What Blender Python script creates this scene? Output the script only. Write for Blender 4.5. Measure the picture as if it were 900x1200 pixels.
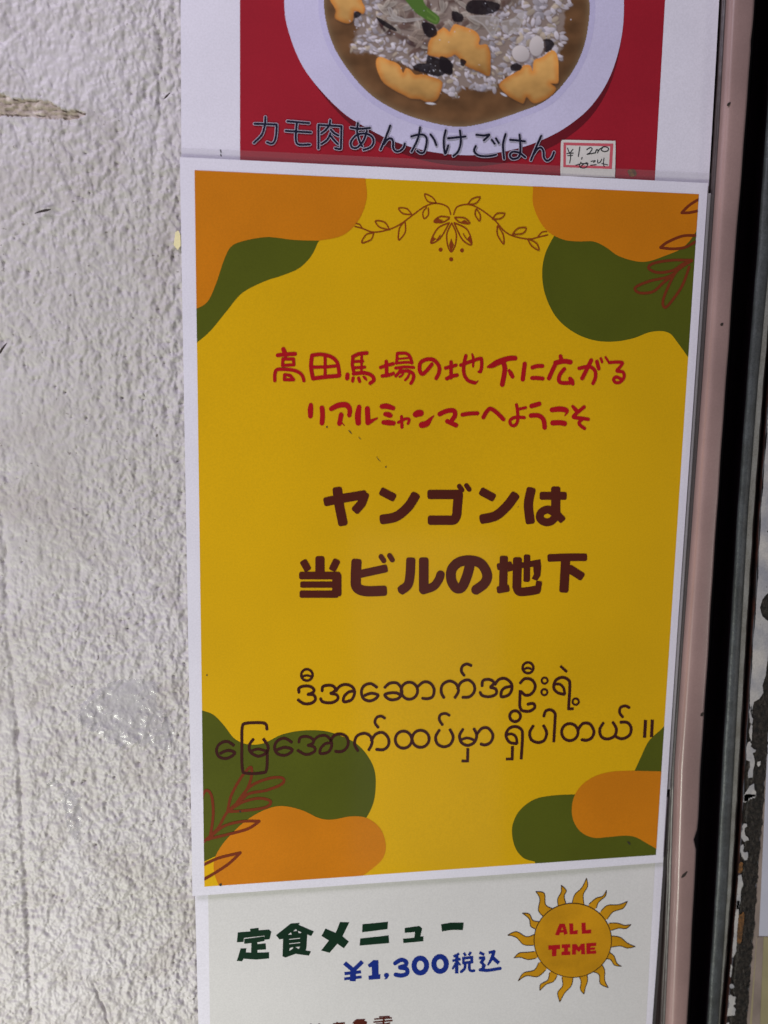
import bpy, math, random
import numpy as np
from mathutils import Vector, Matrix
from mathutils.geometry import delaunay_2d_cdt

random.seed(7); rng = np.random.default_rng(7)
for o in list(bpy.data.objects): bpy.data.objects.remove(o)
scene = bpy.context.scene
COL = scene.collection

# ------------------------------------------------------------------ camera
F_PX = 1102.5                                   # focal length for a 900 x 1200 frame
CAM = Vector((0.0187357, -0.3730187, -0.0743868))
ROT = Matrix(((0.9875052, 0.0088699, -0.1573364),
              (-0.1567712, 0.1567061, -0.9751236),
              (0.0160063, 0.9876055, 0.1561386)))
cd = bpy.data.cameras.new("camera"); cam = bpy.data.objects.new("camera", cd); COL.objects.link(cam)
cam.matrix_world = Matrix.Translation(CAM) @ ROT.to_4x4()
cd.sensor_fit = 'VERTICAL'; cd.sensor_height = 36; cd.lens = F_PX / 1200 * 36
cd.clip_start = 0.01; cd.clip_end = 50
cd.dof.use_dof = True; cd.dof.focus_distance = 0.385; cd.dof.aperture_fstop = 9
scene.camera = cam

# ------------------------------------------------------------------ light
w = bpy.data.worlds.new("World"); scene.world = w; w.use_nodes = True
bg = w.node_tree.nodes['Background']; bg.inputs[0].default_value = (0.75, 0.76, 0.86, 1); bg.inputs[1].default_value = 0.10

def area(name, loc, target, sx, sy, power, col):
    l = bpy.data.lights.new(name, 'AREA'); l.shape = 'RECTANGLE'; l.size = sx; l.size_y = sy
    l.energy = power; l.color = col
    o = bpy.data.objects.new(name, l); COL.objects.link(o); o.location = loc
    o.rotation_euler = (Vector(target) - Vector(loc)).to_track_quat('-Z', 'Y').to_euler()
area("tube_lamp_above", (-0.42, -0.50, 0.55), (0.02, 0, -0.13), 0.42, 0.14, 5.75, (0.93, 0.875, 1.05))
area("shop_lamp_below", (-0.32, -0.42, -0.62), (0.03, 0, -0.25), 0.22, 0.22, 3.5, (0.97, 1.0, 0.88))
area("added_fill_right", (1.30, -0.85, -0.50), (0.22, 0, -0.22), 0.20, 0.40, 1.6, (1.0, 0.93, 0.85))  # added fill light from the right, no such source known
area("added_sheen_lamp", (0.27, -0.82, -0.50), (0.10, 0, -0.20), 0.20, 0.42, 0.10, (0.95, 1.0, 1.0))  # added lamp, its reflection makes the pale sheen on the laminate
scene.view_settings.view_transform = 'Standard'; scene.view_settings.look = 'None'
scene.view_settings.exposure = 0; scene.view_settings.gamma = 1

# ------------------------------------------------------------------ the wall plane: x right, y down (mm), d = mm in front of it
def trace(u, v, d=0.0):
    "point of the layer standing d mm in front of the wall that lies on the sight line of a measured photo point"
    r = ROT @ Vector(((u - 450) / F_PX, -(v - 600) / F_PX, -1))
    t = (-d / 1000 - CAM.y) / r.y
    p = CAM + r * t
    return p.x * 1000, -p.z * 1000
def xyz(x, y, d): return (x / 1000, -d / 1000, -y / 1000)

# ------------------------------------------------------------------ materials
def mat(name, col, rough=0.5, coat=0.0, coat_rough=0.12, metal=0.0, mottle=0.0, mscale=40, bump=0.0, bscale=400, col2=None, spec=0.5, grain=0.05):
    m = bpy.data.materials.new(name); m.use_nodes = True
    nt = m.node_tree; b = nt.nodes['Principled BSDF']
    b.inputs['Roughness'].default_value = rough; b.inputs['Metallic'].default_value = metal
    b.inputs['Coat Weight'].default_value = coat; b.inputs['Coat Roughness'].default_value = coat_rough
    b.inputs['Specular IOR Level'].default_value = spec
    tc = nt.nodes.new('ShaderNodeTexCoord')
    n1 = nt.nodes.new('ShaderNodeTexNoise'); n1.inputs['Scale'].default_value = mscale; n1.inputs['Detail'].default_value = 5
    nt.links.new(tc.outputs['Object'], n1.inputs['Vector'])
    mix = nt.nodes.new('ShaderNodeMix'); mix.data_type = 'RGBA'
    c2 = col2 or tuple(min(1, c * (1 - mottle)) for c in col)
    mix.inputs['A'].default_value = (*col, 1); mix.inputs['B'].default_value = (*c2, 1)
    rp = nt.nodes.new('ShaderNodeMapRange'); rp.inputs['From Min'].default_value = 0.35; rp.inputs['From Max'].default_value = 0.68
    nt.links.new(n1.outputs['Fac'], rp.inputs['Value']); nt.links.new(rp.outputs['Result'], mix.inputs['Factor'])
    # fine ink and paper grain
    n2 = nt.nodes.new('ShaderNodeTexNoise'); n2.inputs['Scale'].default_value = 1500; n2.inputs['Detail'].default_value = 3
    nt.links.new(tc.outputs['Object'], n2.inputs['Vector'])
    r2 = nt.nodes.new('ShaderNodeMapRange'); r2.inputs['From Min'].default_value = 0.3; r2.inputs['From Max'].default_value = 0.7
    r2.inputs['To Min'].default_value = 1 - grain; r2.inputs['To Max'].default_value = 1 + grain
    nt.links.new(n2.outputs['Fac'], r2.inputs['Value'])
    vm = nt.nodes.new('ShaderNodeVectorMath'); vm.operation = 'SCALE'
    nt.links.new(mix.outputs['Result'], vm.inputs[0]); nt.links.new(r2.outputs['Result'], vm.inputs['Scale'])
    nt.links.new(vm.outputs[0], b.inputs['Base Color'])
    if bump:
        n3 = nt.nodes.new('ShaderNodeTexNoise'); n3.inputs['Scale'].default_value = bscale; n3.inputs['Detail'].default_value = 6
        nt.links.new(tc.outputs['Object'], n3.inputs['Vector'])
        bp = nt.nodes.new('ShaderNodeBump'); bp.inputs['Distance'].default_value = 0.001; bp.inputs['Strength'].default_value = bump
        nt.links.new(n3.outputs['Fac'], bp.inputs['Height']); nt.links.new(bp.outputs[0], b.inputs['Normal'])
        nt.links.new(bp.outputs[0], b.inputs['Coat Normal'])
    return m
def ink(name, col, mottle=0.12, mscale=30, **k):
    return mat(name, col, rough=0.5, spec=0.12, coat=0.45, coat_rough=0.10, mottle=mottle, mscale=mscale, bump=0.015, bscale=90, **k)
M = {
 'paper': ink('laminated_white_paper', (.79, .76, .85), .05),
 'paper_grey': ink('laminated_menu_paper', (.69, .67, .665), .05, 18),
 'paper_back': ink('old_backing_paper', (.34, .33, .35), .1),
 'yellow': ink('yellow_ink', (.735, .418, .002), .13, 9),
 'orange': ink('orange_ink', (.62, .20, .004), .10, 30),
 'green': ink('olive_ink', (.088, .101, .006), .12, 30),
 'red_text': ink('red_ink', (.43, .006, .011)),
 'brown_text': ink('brown_ink', (.088, .014, .007)),
 'dark_text': ink('dark_maroon_ink', (.050, .010, .008)),
 'twig': ink('rust_ink', (.19, .032, .008)),
 'orn': ink('ornament_ink', (.27, .050, .006)),
 'food_red': ink('crimson_print', (.37, .014, .028), .15, 25),
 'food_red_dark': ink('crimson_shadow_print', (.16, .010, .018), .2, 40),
 'plate': ink('plate_print', (.64, .60, .80), .10, 28),
 'plate_rim': ink('plate_rim_print', (.58, .54, .77), .12, 30),
 'sauce': ink('sauce_print', (.175, .085, .038), .45, 60),
 'sauce_edge': ink('sauce_edge_print', (.19, .11, .055), .3, 60),
 'rice_a': ink('rice_white_print', (.68, .64, .70), .25, 300),
 'rice_b': ink('rice_grey_print', (.50, .46, .50), .3, 300),
 'rice_c': ink('rice_shade_print', (.36, .31, .32), .3, 200),
 'veg_a': ink('onion_print', (.33, .28, .24), .4, 150),
 'veg_b': ink('meat_print', (.10, .055, .045), .5, 150),
 'carrot': ink('carrot_print', (.62, .25, .045), .0, 120, col2=(.50, .24, .075)),
 'carrot_edge': ink('carrot_edge_print', (.56, .20, .035), .2, 120),
 'fungus': ink('fungus_print', (.012, .009, .012), .5, 300),
 'leek': ink('leek_print', (.08, .16, .025), .4, 90),
 'bean': ink('bean_print', (.62, .55, .52), .2, 120),
 'navy': ink('navy_ink', (.012, .012, .030)),
 'halo': ink('white_outline_ink', (.50, .47, .58)),
 'dgreen': ink('dark_green_ink', (.004, .026, .011)),
 'blue': ink('blue_ink', (.008, .026, .23)),
 'sun_fill': ink('sun_orange_ink', (.62, .29, .006), .25, 60),
 'sun_line': ink('sun_outline_ink', (.05, .022, .006)),
 'sticker': mat('sticker_paper', (.74, .70, .66), .6, mottle=.1, mscale=80),
 'sticker_red': mat('sticker_red_ink', (.60, .10, .13), .6, mottle=.1),
 'pen': mat('black_pen', (.02, .02, .025), .5),
 'speck': mat('dirt_speck', (.03, .02, .015), .8),
 'pink': mat('pink_enamel_paint', (.355, .23, .212), .34, coat=.25, coat_rough=.10, mottle=.22, mscale=22, bump=.09, bscale=200),
 'joint_dark': mat('grimy_shaded_joint', (.022, .012, .012), .5, col2=(.04, .028, .026), mscale=60, bump=.2, bscale=200),  # grime plus the shade of the gap, both in the colour
 'joint': mat('shaded_groove_brown', (.062, .044, .043), .35, col2=(.035, .026, .025), mscale=50, bump=.15, bscale=200),  # shade and dirt of the groove beside the frame, put into the colour
 'seal': mat('maroon_shaded_seal', (.022, .008, .016), .5, spec=.3, bump=.1, bscale=200),  # seal colour darkened with the shade of the deep gap
 'gap_shade': mat('black_gap_shade', (.006, .004, .006), .7, spec=.1),  # darkness of the deep gap painted as near black
 'steel': mat('weathered_grey_steel', (.085, .092, .097), .45, metal=.1, col2=(.05, .053, .052), mscale=120, bump=.35, bscale=420, grain=.3),
 'steel_edge': mat('pale_steel_edge', (.25, .245, .225), .5, metal=0, col2=(.17, .16, .135), mscale=110, bump=.2, bscale=300, grain=.2),
 'rust': mat('dark_rust', (.075, .018, .008), .8, col2=(.012, .006, .005), mscale=200, bump=.5, bscale=500, grain=.4),
 'rust_light': mat('orange_rust', (.20, .085, .02), .8, col2=(.06, .03, .012), mscale=500, bump=.5, bscale=600, grain=.4),
 'tar': mat('blackened_bare_metal', (.010, .009, .008), .5, col2=(.038, .030, .024), mscale=450, spec=.3, bump=1.0, bscale=600, grain=.4),
 'flake': mat('old_white_paint', (.52, .49, .46), .4, col2=(.30, .30, .33), mscale=110, bump=.2, bscale=350, grain=.12),
 'door_beige': mat('door_brown_pink_paint', (.30, .235, .20), .5, mottle=.3, mscale=60, bump=.1),
 'notice': mat('door_notice_paper', (.52, .52, .60), .5, mottle=.08),
 'kraft': mat('yellowed_tape', (.36, .31, .17), .5, mottle=.2, mscale=50),
 'glint': mat('painted_film_glint', (.95, .85, .48), .2, coat=1, coat_rough=.05),  # bright glint on the film edge, put into a pale yellow colour
}
# clear laminate film
fm = bpy.data.materials.new('clear_film'); fm.use_nodes = True
fb = fm.node_tree.nodes['Principled BSDF']; fb.inputs['Base Color'].default_value = (.16, .15, .15, 1)
fb.inputs['Roughness'].default_value = .12; fb.inputs['Alpha'].default_value = .22; fb.inputs['Coat Weight'].default_value = 1
M['film'] = fm
f2 = fm.copy(); f2.name = 'thin_film'; f2.node_tree.nodes['Principled BSDF'].inputs['Alpha'].default_value = .07; f2.node_tree.nodes['Principled BSDF'].inputs['Base Color'].default_value = (.4, .38, .4, 1); M['film_thin'] = f2
# wall: white emulsion over rough plaster; attribute 'chip' shows the bare beige render
wm = bpy.data.materials.new('painted_stucco'); wm.use_nodes = True
nt = wm.node_tree; b = nt.nodes['Principled BSDF']; b.inputs['Roughness'].default_value = .55
b.inputs['Coat Weight'].default_value = .05; b.inputs['Coat Roughness'].default_value = .25
tc = nt.nodes.new('ShaderNodeTexCoord')
def noise(scale, detail=5, dist=0):
    n = nt.nodes.new('ShaderNodeTexNoise'); n.inputs['Scale'].default_value = scale; n.inputs['Detail'].default_value = detail
    n.inputs['Distortion'].default_value = dist; nt.links.new(tc.outputs['Object'], n.inputs['Vector']); return n.outputs['Fac']
def ramp(src, a, bb, ta=0, tb=1):
    r = nt.nodes.new('ShaderNodeMapRange'); r.inputs[1].default_value = a; r.inputs[2].default_value = bb
    r.inputs[3].default_value = ta; r.inputs[4].default_value = tb; nt.links.new(src, r.inputs[0]); return r.outputs[0]
def mixc(f, a, c):
    m = nt.nodes.new('ShaderNodeMix'); m.data_type = 'RGBA'
    nt.links.new(f, m.inputs['Factor'])
    for s, k in ((a, 'A'), (c, 'B')):
        if isinstance(s, tuple): m.inputs[k].default_value = (*s, 1)
        else: nt.links.new(s, m.inputs[k])
    return m.outputs['Result']
c = mixc(ramp(noise(14), .4, .62), (.585, .548, .560), (.54, .508, .490))
c = mixc(ramp(noise(26, 4, 1.5), .50, .68, 0, .55), c, (.43, .385, .365))
c = mixc(ramp(noise(170, 6), .50, .72, 0, .5), c, (.46, .43, .42))
c = mixc(ramp(noise(520, 2), .70, .76, 0, .8), c, (.20, .17, .15))
at = nt.nodes.new('ShaderNodeAttribute'); at.attribute_name = 'chip'
bare = mixc(ramp(noise(130, 2), .46, .54), (.60, .52, .45), (.40, .33, .26))
c = mixc(at.outputs['Fac'], c, bare)
nt.links.new(c, b.inputs['Base Color'])
bp = nt.nodes.new('ShaderNodeBump'); bp.inputs['Distance'].default_value = .0004; bp.inputs['Strength'].default_value = .38
nt.links.new(noise(900, 5), bp.inputs['Height']); nt.links.new(bp.outputs[0], b.inputs['Normal'])
M['wall'] = wm

# ------------------------------------------------------------------ object helpers
def link(name, me, m=None, parent=None):
    o = bpy.data.objects.new(name, me); COL.objects.link(o)
    if parent: o.parent = parent; o.matrix_parent_inverse = Matrix.Identity(4); o.location = -Vector(world_loc(parent))
    if m is not None:
        for mm in (m if isinstance(m, list) else [m]): me.materials.append(mm)
    return o
def world_loc(o):
    p = Vector(o.location)
    while o.parent: o = o.parent; p += Vector(o.location)
    return p
def thing(name, label, cat, loc, group=None):
    o = bpy.data.objects.new(name, None); COL.objects.link(o); o.location = loc; o.empty_display_size = .01
    o['label'] = label; o['category'] = cat
    if group: o['group'] = group
    return o
def sub(name, parent, label=None):
    o = bpy.data.objects.new(name, None); COL.objects.link(o); o.parent = parent; o.empty_display_size = .005
    if label: o['label'] = label
    return o
def mesh_from(name, vs, fs, smooth=False):
    me = bpy.data.meshes.new(name); me.from_pydata(vs, [], fs)
    if smooth: me.shade_smooth()
    me.update(); return me

# ------------------------------------------------------------------ outlines (all in photo points until placed)
def catmull(p, closed=False, n=6):
    out = []; N = len(p)
    if N < 3: return list(p)
    rngi = range(N if closed else N - 1)
    for i in rngi:
        if closed: a, b_, c_, d_ = p[(i-1) % N], p[i], p[(i+1) % N], p[(i+2) % N]
        else: a, b_, c_, d_ = p[max(i-1, 0)], p[i], p[i+1], p[min(i+2, N-1)]
        for k in range(n):
            t = k / n
            out.append(tuple(.5*((2*b_[j]) + (-a[j]+c_[j])*t + (2*a[j]-5*b_[j]+4*c_[j]-d_[j])*t*t + (-a[j]+3*b_[j]-3*c_[j]+d_[j])*t**3) for j in range(len(b_))))
    if not closed: out.append(tuple(p[-1]))
    return out
def circle(cx, cy, r, n=12, ry=None, rot=0):
    ry = ry or r
    return [(cx + r*math.cos(a)*math.cos(rot) - ry*math.sin(a)*math.sin(rot), cy + r*math.cos(a)*math.sin(rot) + ry*math.sin(a)*math.cos(rot)) for a in (2*math.pi*i/n for i in range(n))]
def stroke(pts, ends='round'):
    "pts = (x, y, width) ...: polygons whose union is the brush stroke"
    out = []
    N = len(pts)
    for i, (x, y, w_) in enumerate(pts):
        end = i in (0, N-1)
        if end and ends == 'flat': continue
        if end and ends == 'box' and N > 1:
            q = pts[1] if i == 0 else pts[N-2]
            dx, dy = x - q[0], y - q[1]; L = math.hypot(dx, dy) or 1; dx /= L; dy /= L
            h = w_/2; r = h*.52
            poly = []
            for (fx, fy, a0) in ((h*.62-r, h-r, math.pi/2), (h*.62-r, -(h-r), 0)):
                for k in range(5):
                    a = a0 - k*math.pi/8
                    lx, ly = fx + r*math.cos(a), fy + r*math.sin(a)
                    poly.append((x + dx*lx - dy*ly, y + dy*lx + dx*ly))
            for (fx, fy) in ((-h*.5, -h), (-h*.5, h)): poly.append((x + dx*fx - dy*fy, y + dy*fx + dx*fy))
            out.append(poly); continue
        out.append(circle(x, y, w_/2, 14))
    for (x0, y0, w0), (x1, y1, w1) in zip(pts, pts[1:]):
        dx, dy = x1-x0, y1-y0; L = math.hypot(dx, dy)
        if L < 1e-6: continue
        nx, ny = -dy/L, dx/L
        out.append([(x0+nx*w0/2, y0+ny*w0/2), (x0-nx*w0/2, y0-ny*w0/2), (x1-nx*w1/2, y1-ny*w1/2), (x1+nx*w1/2, y1+ny*w1/2)])
    return out
def parse(spec, org, grow=0.0):
    """glyph text -> (solid polygons, hole polygons) in photo points.  codes: s/l smooth or straight round stroke, S/L box ends,
    t/f smooth or straight flat ends, w smooth with x y width triples, p/q polygon straight or smooth, h hole, o ring, c disc"""
    ox, oy, sc = org; solid = []; hole = []
    for part in spec.split(';'):
        part = part.split()
        if not part: continue
        code, nums = part[0], [float(v) for v in part[1:]]
        P_ = lambda a: [(x/sc+ox, y/sc+oy) for x, y in a]
        if code in 'slSLtf':
            w_ = nums[0] + grow; pts = [(nums[i], nums[i+1]) for i in range(1, len(nums)-1, 2)]
            if code in 'sSt': pts = catmull(pts)
            for poly in stroke([(x, y, w_) for x, y in pts], 'round' if code in 'sl' else 'flat' if code in 'tf' else 'box'): solid.append(P_(poly))
        elif code == 'w':
            pts = catmull([tuple(nums[i:i+3]) for i in range(0, len(nums)-2, 3)])
            for poly in stroke([(x, y, a+grow) for x, y, a in pts]): solid.append(P_(poly))
        elif code in 'pqh':
            pts = [(nums[i], nums[i+1]) for i in range(0, len(nums)-1, 2)]
            if code == 'q': pts = catmull(pts, True)
            (hole if code == 'h' else solid).append(P_(pts))
        elif code == 'o':
            cx, cy, rx, ry, w_ = nums
            ring = circle(cx, cy, rx, 28, ry); ring.append(ring[0])
            for poly in stroke([(x, y, w_+grow) for x, y in ring]): solid.append(P_(poly))
        elif code == 'c': solid.append(P_(circle(nums[0], nums[1], nums[2], 14)))
    return solid, hole

# ------------------------------------------------------------------ sheets: each is a gently bent layer depth(x, y)
class Sheet:
    def __init__(s, depth): s.depth = depth
    def place(s, u, v):
        d = 1.0
        for _ in range(3):
            x, y = trace(u, v, d); d = s.depth(x, y)
        return x, y
def flat_print(name, parent, sheet, solid, layer, m, hole=(), clip=None, grid=0, pick=None, label=None):
    "union of the polygons (minus holes, inside clip), triangulated and laid on the sheet, layer mm proud of it"
    def dense(p, step=9.0):
        out = []
        for (x0, y0), (x1, y1) in zip(p, p[1:]+p[:1]):
            k = max(1, int(math.hypot(x1-x0, y1-y0)/step))
            out += [(x0+(x1-x0)*i/k, y0+(y1-y0)*i/k) for i in range(k)]
        return out
    solid = [dense(list(p)) for p in solid]; clip = dense(list(clip)) if clip else None
    polys = [[sheet.place(u, v) for u, v in p] for p in solid]; ns = len(polys)
    polys += [[sheet.place(u, v) for u, v in p] for p in hole]; nh = len(polys)
    if clip: polys.append([sheet.place(u, v) for u, v in clip])
    vs, fs = [], []
    polys = [p if sum(a[0]*b_[1]-b_[0]*a[1] for a, b_ in zip(p, p[1:]+p[:1])) > 0 else p[::-1] for p in polys]
    for p in polys:
        fs.append(list(range(len(vs), len(vs)+len(p)))); vs += [Vector(q) for q in p]
    if grid:
        xs = [q[0] for q in vs]; ys = [q[1] for q in vs]
        for gx in np.arange(min(xs)+grid*.37, max(xs), grid):
            for gy in np.arange(min(ys)+grid*.41, max(ys), grid): vs.append(Vector((gx, gy)))
    V, _, Fc, _, _, OF = delaunay_2d_cdt(vs, [], fs, 1, 1e-4)
    keep, mi = [], []
    for f, of in zip(Fc, OF):
        s_ = [k for k in of if k < ns]
        if not s_ or any(ns <= k < nh for k in of): continue
        if clip and nh not in of: continue
        keep.append(f); mi.append(pick[max(s_)] if pick else 0)
    if not keep: raise RuntimeError('empty print ' + name)
    used = sorted({i for f in keep for i in f}); idx = {k: i for i, k in enumerate(used)}
    verts = [xyz(V[i][0], V[i][1], sheet.depth(V[i][0], V[i][1]) + layer) for i in used]
    faces = []
    for f in keep:
        a, b_, c_ = (V[f[0]], V[f[1]], V[f[2]])
        area2 = (b_[0]-a[0])*(c_[1]-a[1]) - (b_[1]-a[1])*(c_[0]-a[0])
        if abs(area2) < 1e-7: continue
        f = [idx[i] for i in f]
        faces.append(f if area2 < 0 else f[::-1])       # normals towards the room
    me = mesh_from(name, verts, faces, bool(grid))
    o = link(name, me, m, parent)
    if pick:
        me.polygons.foreach_set('material_index', mi)
    # faces must look at the camera (-y)
    if me.polygons and sum(p.normal.y for p in me.polygons) > 0: me.flip_normals()
    if label: o['label'] = label
    return o
def slab(name, parent, sheet, corners, thick, m, label=None, n=48, layer=0.0, bow=0.0):
    "a sheet of paper: four photo corners (tl, tr, br, bl), bent with the layer, real thickness"
    q = [sheet.place(*c_) for c_ in corners]
    vs, fs = [], []
    for side in (0, 1):
        for j in range(n+1):
            for i in range(n+1):
                a, b_ = i/n, j/n
                x = (1-b_)*((1-a)*q[0][0]+a*q[1][0]) + b_*((1-a)*q[3][0]+a*q[2][0])
                y = (1-b_)*((1-a)*q[0][1]+a*q[1][1]) + b_*((1-a)*q[3][1]+a*q[2][1])
                vs.append(xyz(x, y, sheet.depth(x, y) + layer - (thick if side else 0)))
    W_ = n+1; S_ = W_*W_
    for j in range(n):
        for i in range(n):
            a = j*W_+i
            fs.append((a, a+W_, a+W_+1, a+1)); fs.append((S_+a, S_+a+1, S_+a+W_+1, S_+a+W_))
    for k in range(n):
        fs.append((k, k+1, S_+k+1, S_+k)); a = n*W_+k; fs.append((a, S_+a, S_+a+1, a+1))
        a = k*W_; fs.append((a, S_+a, S_+a+W_, a+W_)); a = k*W_+n; fs.append((a, a+W_, S_+a+W_, S_+a))
    me = mesh_from(name, vs, fs)
    o = link(name, me, m, parent)
    if label: o['label'] = label
    return o
def lerp_tab(rows, v):
    return float(np.interp(v, [r[0] for r in rows], [r[1] for r in rows]))
def rail(name, parent, lines, m, rows, jitter=0, label=None, kind=None):
    "loft of edge lines; each line = (table of (v, u), depth mm)"
    vs, fs = [], []
    for v in rows:
        for tab, d in lines:
            u = lerp_tab(tab, v); x, y = trace(u, v, d)
            if jitter: x += random.uniform(-jitter, jitter)
            vs.append(xyz(x, y, d))
    n = len(lines)
    for j in range(len(rows)-1):
        for i in range(n-1):
            a = j*n+i; fs.append((a, a+n, a+n+1, a+1))
    me = mesh_from(name, vs, fs, False)
    o = link(name, me, m, parent)
    if label: o['label'] = label
    return o

# ================================================================== WALL
def perlin(x, y, seed):
    xi, yi = np.floor(x).astype(np.int64), np.floor(y).astype(np.int64); xf, yf = x-xi, y-yi
    def g(ix, iy):
        h = (ix*374761393 + iy*668265263 + seed*1274126177) & 0xffffffff
        h = ((h ^ (h >> 13)) * 1274126177) & 0xffffffff; h ^= h >> 16
        return h / 0xffffffff * 2*np.pi
    def d(ix, iy, fx, fy): a = g(ix, iy); return np.cos(a)*fx + np.sin(a)*fy
    u = xf*xf*xf*(xf*(xf*6-15)+10); v = yf*yf*yf*(yf*(yf*6-15)+10)
    a = d(xi, yi, xf, yf); b_ = d(xi+1, yi, xf-1, yf); c_ = d(xi, yi+1, xf, yf-1); e = d(xi+1, yi+1, xf-1, yf-1)
    return ((a*(1-u)+b_*u)*(1-v) + (c_*(1-u)+e*u)*v) * 1.5
def axis(a0, a, b_, b1, fine, coarse):
    return np.concatenate([np.arange(a0, a, coarse), np.arange(a, b_, fine), np.arange(b_, b1+coarse, coarse)])
xs = axis(-330, -90, 6, 214, .34, 4.0); ys = axis(-260, -72, 356, 560, .36, 4.0)
X, Y = np.meshgrid(xs, ys)
wx = X + .7*perlin(X/6, Y/6, 11); wy = Y + .7*perlin(X/6, Y/6, 12)
wx2 = wx + .10*wy                                   # the roller marks lean a little
def worley(x, y, seed):
    xi, yi = np.floor(x).astype(np.int64), np.floor(y).astype(np.int64); best = np.full(x.shape, 9.0); sec = np.full(x.shape, 9.0)
    for di in (-1, 0, 1):
        for dj in (-1, 0, 1):
            ix, iy = xi+di, yi+dj
            hh = (ix*374761393 + iy*668265263 + seed*1274126177) & 0xffffffff
            hh = ((hh ^ (hh >> 13)) * 1274126177) & 0xffffffff; hh ^= hh >> 16
            px = ix + .12 + .76*((hh & 0xffff)/65535); py = iy + .12 + .76*(((hh >> 12) & 0xffff)/65535)
            d = np.sqrt((x-px)**2 + (y-py)**2)
            sec = np.minimum(sec, np.maximum(best, d)); best = np.minimum(best, d)
    return best, sec
f1, f2_ = worley(wx2/2.7, wy/3.3, 51)
g1, g2_ = worley(wx/1.45, wy/1.75, 52)
mask = np.clip(perlin(X/7, Y/9, 7)*1.4+.55, 0, 1)          # where blobs of plaster sit on flatter paint
h = .66*perlin(wx2/4.0, wy/5.0, 1) + .42*perlin(wx2/2.0, wy/2.4, 2) + .17*perlin(wx/.95, wy/1.1, 3)
h += mask*(.70*np.clip(.75-f1, 0, .6) - .1) + .42*np.clip(.6-g1, -.1, .5)*(1.2-mask*.4)
q1, _ = worley(wx/3.6, wy/4.4, 53)
h -= .75*np.exp(-(q1/.20)**2) * np.clip(perlin(X/5, Y/6, 8)*2+.75, 0, 1)      # pin-hole dents
amp = .66 + .30*np.clip((X+45)/45, 0, 1) + .12*np.clip((Y-120)/120, 0, 1) + .22*perlin(X/28, Y/28, 5)
def at_px(u, v): return trace(u, v, -1.0)
def blob(u, v, rx, ry):
    cx, cy = at_px(u, v); return np.exp(-(((X-cx)/rx)**2 + ((Y-cy)/ry)**2))
amp *= 1 - .4*blob(60, 560, 14, 26) - .6*blob(150, 825, 12, 9) - .3*blob(100, 60, 22, 16) 
h = h*amp + .6*perlin(X/30, Y/40, 6)
def valley(pts, width, depth):
    global h
    P_ = [at_px(*p) for p in pts]
    cy = np.array([p[1] for p in P_]); cx = np.array([p[0] for p in P_])
    line = np.interp(Y, cy, cx) + .7*perlin(Y/5, Y*0+3, 21)
    fade = np.clip((Y-cy[0])/6, 0, 1)*np.clip((cy[-1]-Y)/6+1, 0, 1)
    h = h - depth*np.exp(-((X-line)/width)**2)*fade*(.7+.9*np.abs(perlin(X/3, Y/4, 22)))
valley([(0, 590), (6, 650), (7, 720), (14, 790), (20, 850), (25, 950), (32, 1060), (36, 1200), (40, 1300)], 1.2, 1.0)
valley([(165, 0), (190, 40), (188, 130), (180, 190), (176, 260)], 1.4, .5)
valley([(108, 1150), (116, 1170), (128, 1200)], .6, 1.2)
for (u, v, r, dp) in [(48, 248, .8, .9), (190, 45, 1.1, 1.2), (186, 120, .8, 1.2), (163, 896, 1.0, 1.6), (86, 918, .8, 1.6), (99, 917, .8, 1.6), (112, 992, .8, 1.6),
                      (83, 222, .9, .9), (33, 318, 1.0, 1.0), (150, 268, .9, 1.2), (195, 480, 1.2, 1.3), (160, 510, 1.3, .9), (185, 580, 1.0, 1.0), (3, 400, 1.6, 1.6), (200, 1160, 1.0, 1.3), (22, 860, 1.6, 1.4), (76, 460, .5, 1.4), (101, 490, .5, 1.4), (143, 467, .5, 1.3), (65, 453, .5, 1.2)]:
    cx, cy = at_px(u, v); h = h - dp*np.exp(-(((X-cx)/r)**2 + ((Y-cy)/(r*1.25))**2))
for _ in range(150):
    cx, cy, r = rng.uniform(-98, 2), rng.uniform(-84, 372), rng.uniform(.25, .6)
    m_ = (np.abs(xs-cx) < 3*r); n_ = (np.abs(ys-cy) < 3*r)
    ix = np.ix_(n_, m_); h[ix] -= rng.uniform(.4, 1.1)*np.exp(-(((X[ix]-cx)/r)**2 + ((Y[ix]-cy)/r)**2))
# the chip that shows the bare render, upper left
cp = [(-30, 108), (0, 108), (8, 112), (14, 115), (28, 115), (56, 117), (66, 123), (74, 128), (92, 129), (101, 133), (95, 137), (84, 140), (72, 139), (55, 138), (25, 136), (0, 135), (-30, 134)]
cpm = np.array([at_px(*p) for p in cp])
def inside(px, py, poly):
    r = np.zeros(px.shape, bool); n = len(poly)
    for i in range(n):
        (x0, y0), (x1, y1) = poly[i], poly[(i+1) % n]
        if y0 == y1: continue
        cnd = ((y0 > py) != (y1 > py)) & (px < (x1-x0)*(py-y0)/(y1-y0)+x0); r ^= cnd
    return r
chip = inside(X + .35*perlin(X/.9, Y/.9, 31), Y + .35*perlin(X/.9, Y/.9, 32), cpm)
h = np.where(chip, -.85 + .38*np.tanh(6*perlin(X/3.4, Y/1.5, 33)) + .22*perlin(X/1.1, Y/.9, 34), h)
under = np.clip((X - .5)/5, 0, 1)                    # calmer beneath the sheets
h = h*(1-under*.8)
depth = -1.6 + h*1.02 - .5*under
D = np.minimum(depth, np.where(X > -3, -.1, .9))
H_, W_ = X.shape
V = np.empty((H_*W_, 3), np.float32); V[:, 0] = X.ravel()/1000; V[:, 1] = -D.ravel()/1000; V[:, 2] = -Y.ravel()/1000
I = np.arange(H_*W_).reshape(H_, W_)
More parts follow.
